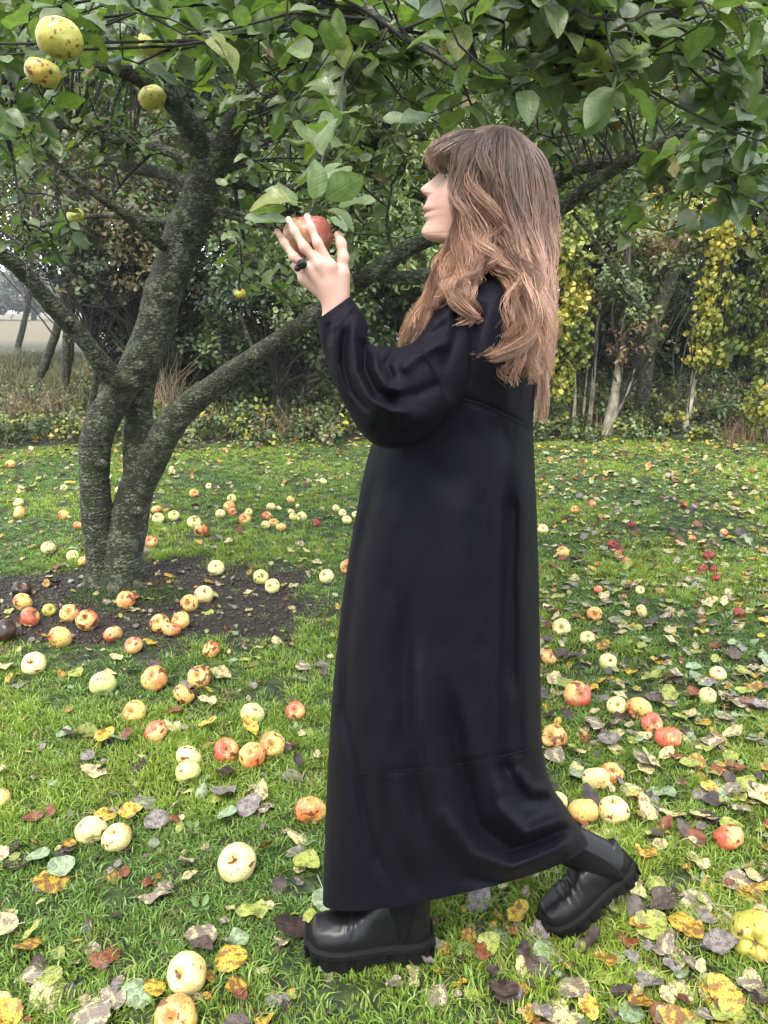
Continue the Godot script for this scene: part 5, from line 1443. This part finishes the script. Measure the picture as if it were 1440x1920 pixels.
	for job in jobs:
		var g: Array = job[0]
		var ctrl := []
		for q in g[0]:
			var py: float = q[1] + 8.0 * smoothstep(300.0, 250.0, q[1])
			var p := P(q[0], py, D0 - q[2]) if job[1] > 0.0 else P(q[0], py, D0)
			if job[1] < 0.0: p.z -= q[2]
			ctrl.append(p)
		var n_str: int = g[1] * 12 if job[1] > 0.0 else g[1] * 3
		var lock := Vector3.ZERO
		var ph := 0.0; var fq := 0.0; var lshade := 1.0; var lend := 1.0; var wavy := 1.0
		for s in n_str:
			if s % 24 == 0:
				lock = Vector3(R(-1, 1), R(-0.5, 0.5), R(-1, 1)) * g[2] * 1.7
				ph = R(0, TAU); lock *= R(0.6, 1.4); fq = R(2.4, 4.4); lshade = R(0.7, 1.22); lend = R(0.86, 1.04); wavy = R(0.4, 1.3)
			var own: Vector3 = Vector3(R(-1, 1), R(-0.5, 0.5), R(-1, 1)) * g[2] * 0.72
			var fly := 1.0; var sph := ph + R(-0.7, 0.7)
			if rng.randf() < 0.05: fly = R(1.4, 2.2)
			var pts := []; var rad := []
			var steps := 22
			var end := lend * R(0.86, 1.02)
			for j in steps + 1:
				var t := float(j) / steps * end
				var w := smoothstep(0.0, 0.25, t)
				var p: Vector3 = spline(ctrl, t) if t <= 1.0 else spline(ctrl, 1.0)
				var amp: float = 0.0125 * g[3] * smoothstep(0.1, 0.42, t) * wavy
				var wv := sin(t * fq * TAU + sph)
				var wv2 := cos(t * fq * TAU + sph)
				p += (lock + own * fly) * lerpf(1.0, g[4], t * t) * (0.5 + 0.5 * w) + Vector3(wv * amp, 0.0, wv2 * amp * 0.8)
				if t < 0.12: p += Vector3(0, R(-0.0005, 0.0005), 0)
				pts.append(p)
				rad.append(lerpf(0.0005, 0.0002, pow(float(j) / steps, 2.0)))
			var f := mb.v.size()
			var k := lshade * R(0.9, 1.14)
			tube(mb, pts, rad, 3, Color.WHITE, 0.0, 0.0, false)
			for j in steps + 1:
				var t := float(j) / steps
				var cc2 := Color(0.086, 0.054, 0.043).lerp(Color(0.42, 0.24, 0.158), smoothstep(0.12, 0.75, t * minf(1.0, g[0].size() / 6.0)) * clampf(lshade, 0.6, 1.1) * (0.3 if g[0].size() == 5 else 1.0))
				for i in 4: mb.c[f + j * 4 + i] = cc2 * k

func person() -> void:
	var foot := G(720, 1770)
	var t := thing("person", "person with long wavy copper hair in a loose black dress reaching for an apple", "person", Vector3(P(830, 1700, D0).x, 0, -D0))
	var at := t.position
	var put := func(o: Node3D): o.position -= at; return o
	# ---- boots
	var hipc := P(835, 1010, D0)
	var kn_n := Vector3(P(770, 1400, D0).x, 0.5, -1.46); var kn_f := Vector3(P(860, 1400, D0).x, 0.34, -1.57)
	var an_n := boot(t, "boot", Transform3D(Basis(Vector3.UP, 0.06).scaled(Vector3(0.97, 1.0, 1.0)), Vector3(P(719, 1780, 1.47).x + 0.005, 0.012, -1.465) - at), kn_n - at, 0.13, 0.3) + at
	var toe := Vector3(P(1032, 1740, 1.535).x, 0.014, -1.535)
	var tilt := (Basis(Vector3.UP, 0.3) * Basis(Vector3.FORWARD, -0.52)).scaled(Vector3.ONE * 0.87)
	var an_f := boot(t, "boot", Transform3D(tilt, toe - tilt * Vector3(-0.165, 0.02, 0) - at), kn_f - at, 0.13, 0.125) + at
	# ---- body: head, neck, trunk, limbs and hands in one skin
	var body := MB.new()
	head_into(body)
	var sh_n := P(905, 612, 1.41); var sh_f := Vector3(sh_n.x, sh_n.y, -1.64)
	var el_n := P(705, 760, 1.33)
	var wr_n := P(630, 580, 1.352)
	var chest := P(890, 640, D0)
	var neckb := P(905, 530, D0)
	var bones := [[neckb, P(905, 470, D0), 0.052, 0.045], [neckb, chest, 0.06, 0.10], [chest, P(870, 800, D0), 0.115, 0.1], [P(870, 800, D0), hipc, 0.1, 0.13], [Vector3(neckb.x, neckb.y - 0.03, neckb.z), sh_n, 0.05, 0.048], [Vector3(neckb.x, neckb.y - 0.03, neckb.z), sh_f, 0.05, 0.048],
		[sh_n, el_n, 0.045, 0.035], [el_n, wr_n, 0.035, 0.024]]
	var el_f := sh_f + Vector3(0.03, -0.27, -0.02); var wr_f := el_f + Vector3(-0.04, -0.24, 0.02)
	bones += [[sh_f, el_f, 0.045, 0.035], [el_f, wr_f, 0.035, 0.024]]
	for q in [[kn_n, an_n, -1.44], [kn_f, an_f, -1.6]]:
		var hip := Vector3(hipc.x, hipc.y - 0.03, q[2])
		bones += [[hip, q[0], 0.08, 0.045], [q[0], q[1], 0.045, 0.032]]
	nets(body, bones, 0.014, 0.04, SKIN)
	# the raised hand, back towards the camera; positions read off the photograph
	var hd := 1.352
	var hand := []
	var w0 := P(631, 582, hd)
	var kn := {"index": P(621, 500, 1.336), "middle": P(600, 497, 1.333), "ring": P(581, 505, 1.338), "little": P(570, 522, 1.356)}
	for f in kn: hand.append([P(630, 566, hd), kn[f], 0.0155, 0.0098])
	hand.append([P(628, 600, hd), w0, 0.0225, 0.0215])
	hand.append([w0, P(617, 535, 1.348), 0.0205, 0.019])
	hand.append([P(636, 555, 1.352), P(640, 515, 1.350), 0.0175, 0.0145])
	var finger := func(rows: Array, r: float):
		for i in rows.size() - 1:
			hand.append([P(rows[i][0], rows[i][1], rows[i][2]), P(rows[i + 1][0], rows[i + 1][1], rows[i + 1][2]), r * (1.0 - 0.09 * i), r * (0.91 - 0.09 * i)])
	finger.call([[621, 500, 1.338], [596, 456, 1.337], [583, 427, 1.343], [576, 406, 1.351]], 0.0078)
	finger.call([[600, 497, 1.336], [570, 463, 1.335], [553, 434, 1.342], [541, 412, 1.350]], 0.0078)
	finger.call([[581, 505, 1.340], [551, 482, 1.340], [534, 456, 1.347], [520, 434, 1.355]], 0.0072)
	finger.call([[570, 522, 1.356], [556, 500, 1.378], [553, 484, 1.405], [557, 474, 1.425]], 0.0074)
	finger.call([[640, 515, 1.350], [644, 484, 1.352], [640, 458, 1.356], [634, 440, 1.360]], 0.0094)
	nets(body, hand, 0.0028, 0.007, SKIN)
	nets(body, relaxed_hand(wr_f, Vector3(-0.1, -1, 0).normalized(), Vector3(-1, 0.1, 0).normalized(), Vector3(0, 0, 1)), 0.0034, 0.007, SKIN)
	put.call(obj("body", body.mesh(), M.skin, t))
	# nails
	for q in [[577, 408.5, 1.3445, -0.35], [542.5, 414.5, 1.3435, -0.45], [521.5, 436.5, 1.349, -0.5]]:
		var nb := MB.new()
		ball(nb, Vector3.ZERO, Vector3(0.0042, 0.0055, 0.0014), Color(0.62, 0.36, 0.31), 6, 10)
		var no := obj("fingernail", nb.mesh(), M.skin, t)
		no.position = P(q[0], q[1], q[2]) - at
		no.rotation = Vector3(-0.5, 0, -q[3])
	# eyes
	for s in [-1.0, 1.0]:
		var eb := MB.new()
		ball(eb, Vector3.ZERO, Vector3(0.0115, 0.0085, 0.0115), Color(0.40, 0.36, 0.34), 10, 16)
		ball(eb, Vector3(-0.0075, 0, 0), Vector3(0.0055, 0.0055, 0.0055), Color(0.07, 0.06, 0.05), 8, 10)
		var e := obj("eye", eb.mesh(), mat(Color.WHITE, 0.2), t)
		var ep := P(844, 334.5, D0)
		e.position = Vector3(ep.x, ep.y, ep.z + s * 0.031) - at
		var lm := MB.new()
		var pts := []
		for j in 7: pts.append(Vector3(-0.0118 * cos((j - 3) * 0.35), 0.0045 + 0.0008 * cos((j - 3) * 0.5), 0.0118 * sin((j - 3) * 0.35)))
		tube(lm, pts, [0.0006, 0.0012, 0.0016, 0.0016, 0.0016, 0.0012, 0.0006], 5, Color(0.05, 0.035, 0.03))
		obj("eyelash", lm.mesh(), M.hair, e)
	# ---- hair
	var hb := MB.new()
	hair_into(hb)
	put.call(obj("hair", hb.mesh(), M.hair, t))
	# ---- dress
	var left := [[0.0, 852, 505], [0.05, 812, 545], [0.12, 778, 630], [0.22, 728, 740], [0.30, 699, 830], [0.36, 684, 880], [0.48, 653, 1050], [0.6, 633, 1200], [0.7, 621, 1330], [0.8, 614, 1450], [0.9, 608, 1600], [1.0, 605, 1692]]
	var right := [[0.0, 960, 500], [0.05, 992, 535], [0.12, 1007, 630], [0.22, 1004, 720], [0.30, 1000, 800], [0.36, 1002, 860], [0.48, 1008, 1000], [0.6, 1012, 1180], [0.7, 1014, 1300], [0.8, 1018, 1410], [0.88, 1040, 1485], [0.94, 1070, 1530], [1.0, 1103, 1580]]
	var deep := [[0.0, 0.07], [0.03, 0.125], [0.06, 0.175], [0.12, 0.205], [0.3, 0.17], [0.5, 0.17], [0.8, 0.165], [1.0, 0.135]]
	var mid := [[0.0, D0], [0.6, D0], [1.0, 1.50]]
	var sag := [[0.0, 0.0], [0.3, 6.0], [0.75, 18.0], [0.9, 34.0], [1.0, 42.0]]
	var folds := [
		[V([712, 850, 672, 1040, 650, 1200, 645, 1330, 668, 1440, 692, 1560, 745, 1700]), -0.022, 12.0],
		[V([748, 860, 722, 1050, 706, 1250, 712, 1420, 756, 1560, 810, 1660]), 0.016, 34.0],
		[V([935, 800, 930, 1000, 926, 1200, 922, 1400]), 0.016, 14.0], [V([952, 860, 946, 1050, 940, 1300, 938, 1470, 952, 1520]), -0.024, 13.0], [V([986, 850, 978, 1080, 984, 1300, 990, 1450]), 0.014, 13.0], [V([966, 900, 962, 1100, 962, 1320]), -0.014, 8.0],
		[V([780, 1180, 792, 1400, 822, 1520, 885, 1602, 960, 1628, 1040, 1592, 1090, 1560]), 0.044, 19.0], [V([925, 1430, 945, 1525, 985, 1562, 1045, 1540, 1075, 1530]), 0.036, 14.0], [V([830, 1250, 862, 1430, 893, 1545, 955, 1594, 1030, 1572, 1075, 1545]), -0.034, 15.0],
		[V([755, 1120, 765, 1300, 775, 1440, 800, 1560]), -0.012, 18.0], [V([860, 880, 850, 1100, 862, 1320, 900, 1480]), 0.014, 36.0], [V([940, 1420, 985, 1500, 1035, 1500]), -0.018, 11.0], [V([960, 1440, 1000, 1482, 1040, 1480]), 0.014, 9.0],
		[V([855, 1640, 930, 1655, 1010, 1640, 1070, 1600]), -0.016, 10.0], [V([905, 560, 880, 640, 862, 735]), -0.014, 11.0], [V([720, 1440, 735, 1560, 790, 1690]), -0.014, 11.0],
		[V([860, 742, 930, 770, 1000, 808]), -0.006, 4.0], [V([690, 1448, 780, 1440, 860, 1432, 940, 1418, 1018, 1400]), -0.005, 3.5],
	]
	var db := MB.new()
	loft(db, left, right, deep, mid, sag, folds, 190, 150, 0.78, 0.006)
	var dress: Node3D = obj("dress", db.mesh(), M.cloth, t)
	put.call(dress)
	# sleeves: outer (lower) and inner (upper) outline from shoulder to cuff
	var outer := [[0.0, 925, 660], [0.1, 890, 735], [0.22, 838, 792], [0.34, 778, 830], [0.46, 722, 840], [0.58, 680, 815], [0.70, 642, 750], [0.80, 616, 690], [0.90, 601, 640], [1.0, 594, 600]]
	var inner := [[0.0, 890, 512], [0.1, 850, 545], [0.22, 806, 600], [0.34, 770, 645], [0.46, 730, 650], [0.56, 700, 648], [0.66, 688, 634], [0.78, 690, 612], [0.88, 680, 588], [1.0, 656, 556]]
	var sf := [
		[V([668, 580, 660, 640, 666, 700, 690, 748, 735, 772, 790, 770]), 0.020, 11.0], [V([640, 590, 626, 650, 634, 710, 660, 760]), 0.010, 13.0], [V([682, 630, 684, 690, 706, 738, 748, 752]), -0.022, 9.0], [V([700, 645, 706, 695, 726, 728, 765, 734]), 0.016, 8.0],
		[V([745, 648, 724, 682, 738, 716]), -0.014, 8.0], [V([748, 700, 778, 668, 815, 648, 850, 640]), 0.015, 12.0], [V([800, 620, 850, 570, 905, 540]), 0.010, 14.0], [V([652, 600, 644, 680, 660, 735, 700, 775]), -0.012, 8.0],
		[V([740, 800, 800, 782, 850, 738]), 0.012, 20.0], [V([690, 795, 740, 815, 815, 800, 850, 770]), -0.010, 11.0], [V([870, 580, 850, 640, 828, 700]), -0.010, 12.0],
		[V([620, 600, 612, 650, 620, 700]), -0.006, 7.0], [V([720, 745, 780, 740, 830, 715]), -0.008, 9.0], [V([760, 660, 800, 640, 840, 600]), -0.008, 9.0], [V([665, 572, 640, 600, 618, 622]), 0.004, 5.0],
	]
	var sb := MB.new()
	loft(sb, outer, inner, [[0.0, 0.06], [0.12, 0.085], [0.34, 0.095], [0.5, 0.095], [0.66, 0.07], [0.85, 0.048], [1.0, 0.036]], [[0.0, 1.42], [0.15, 1.385], [0.4, 1.345], [0.7, 1.345], [1.0, 1.352]], [[0.0, 0.0], [1.0, 0.0]], sf, 170, 110, 0.9, 0.003)
	obj("sleeve", sb.mesh(), M.cloth, dress)
	# seams: yoke, hem panel, dropped shoulder, side pocket edge
	for q in [[db, V([842, 742, 900, 757, 950, 780, 1000, 806])], [db, V([668, 1452, 740, 1446, 800, 1440, 860, 1432, 940, 1418, 1016, 1398])], [sb, V([786, 652, 806, 680, 822, 712, 836, 745])]]:
		var src: MB = q[0]
		var pl: Array = q[1]
		var near := []
		for p in src.v:
			var e: Vector3 = p - Vector3(0, EYE, 0)
			var ax := e.y * -sin(TILT) + e.z * -cos(TILT)
			near.append(Vector3(720.0 + F * e.x / ax, 960.0 - F * (e.y * cos(TILT) - e.z * sin(TILT)) / ax, ax))
		var line := []; var lr := []
		for j in 33:
			var w2: Vector2 = spline(pl, j / 32.0)
			var zb := 1e9
			for k in near.size():
				if absf(near[k].x - w2.x) < 7.0 and absf(near[k].y - w2.y) < 7.0 and near[k].z < zb: zb = near[k].z
			if zb < 10.0:
				line.append(Vector3(0, EYE, 0) + ray(w2.x, w2.y) * (zb - 0.0002)); lr.append(0.0011)
		if line.size() > 3:
			for pass_ in 2:
				for j in range(1, line.size() - 1): line[j] = (line[j - 1] + line[j] * 2.0 + line[j + 1]) / 4.0
			var lmb := MB.new()
			tube(lmb, line, lr, 5, Color.WHITE)
			obj("seam", lmb.mesh(), M.cloth, dress)
	var fs := MB.new()
	var fp := [sh_f + Vector3(0.0, 0.03, 0.06), sh_f + Vector3(0.01, -0.02, -0.01), sh_f.lerp(el_f, 0.5) + Vector3(0, 0, -0.01), el_f, el_f.lerp(wr_f, 0.5), wr_f + Vector3(0, 0.02, 0)]
	var fpp := []; var frr := []
	for j in 22:
		fpp.append(spline(fp, j / 21.0)); frr.append(curve([[0, 0.075], [0.2, 0.085], [0.55, 0.105], [0.8, 0.085], [1, 0.055]], j / 21.0))
	tube(fs, fpp, frr, 26, Color.WHITE, 0.12, 0.8, false)
	obj("sleeve", fs.mesh(), M.cloth, dress)
	# ---- ring: band and a pair of black stones
	var rb := MB.new()
	var rc := P(566, 496, 1.336)
	var fdir := (P(549, 485, 1.334) - P(581, 505, 1.338)).normalized()
	var u := fdir.cross(Vector3(0, 0, 1)).normalized(); var w := fdir.cross(u)
	var rp := []; var rr := []
	for j in 25: rp.append(rc + (u * cos(TAU * j / 24.0) + w * sin(TAU * j / 24.0)) * 0.0100); rr.append(0.0017)
	tube(rb, rp, rr, 6, Color.WHITE, 0.0, 0.0, false)
	var ringo: Node3D = obj("ring", rb.mesh(), M.jet, t)
	put.call(ringo)
	for q in [[565.5, 495.5, 1.3235, 0.0095, 0.0085], [558, 503, 1.326, 0.0062, 0.0055]]:
		var stn := MB.new()
		ball(stn, Vector3.ZERO, Vector3(q[3], q[4], 0.0042), Color.WHITE, 5, 9)
		var so := obj("stone", stn.mesh(false), M.jet, ringo)
		so.position = P(q[0], q[1], q[2])
		so.rotation = Vector3(0.3, 0, 0.4)
# ------------------------------------------------------------------
func _ready() -> void:
	rng.seed = 7
	noise.seed = 3; noise.frequency = 0.02; noise.fractal_octaves = 3
	var cam := Camera3D.new()
	cam.name = "camera"
	cam.position = Vector3(0, EYE, 0)
	cam.rotation = Vector3(-TILT, 0, 0)
	cam.fov = rad_to_deg(2.0 * atan(960.0 / F))
	cam.near = 0.05
	cam.far = 600.0
	add_child(cam)
	var env := Environment.new()
	env.background_mode = Environment.BG_SKY
	var sm := ProceduralSkyMaterial.new()
	sm.sky_top_color = Color(0.90, 0.93, 0.97)
	sm.sky_horizon_color = Color(0.93, 0.95, 0.97)
	sm.sky_curve = 0.2
	sm.ground_bottom_color = Color(0.25, 0.27, 0.2)
	sm.ground_horizon_color = Color(0.5, 0.52, 0.48)
	sm.sun_angle_max = 10.0
	env.sky = Sky.new()
	env.sky.sky_material = sm
	env.tonemap_mode = Environment.TONE_MAPPER_LINEAR
	env.tonemap_exposure = 3.7
	env.fog_enabled = true
	env.fog_density = 0.001
	env.fog_light_color = Color(0.93, 0.95, 0.98)
	env.sdfgi_enabled = true; env.ssao_enabled = true; env.ssil_enabled = true
	var we := WorldEnvironment.new()
	we.name = "environment"
	we.environment = env
	add_child(we)
	var sun := DirectionalLight3D.new()
	sun.name = "sun"
	sun.light_energy = 0.5
	sun.light_angular_distance = 25.0
	sun.light_color = Color(1.0, 0.97, 0.93)
	sun.shadow_enabled = true
	sun.rotation = Vector3(deg_to_rad(-58), deg_to_rad(-20), 0)
	add_child(sun)
	materials()
	build_ground()
	hedge()
	build_grass()
	apple_parts()
	apple_tree()
	ground_apples()
	fallen_leaves()
	person()
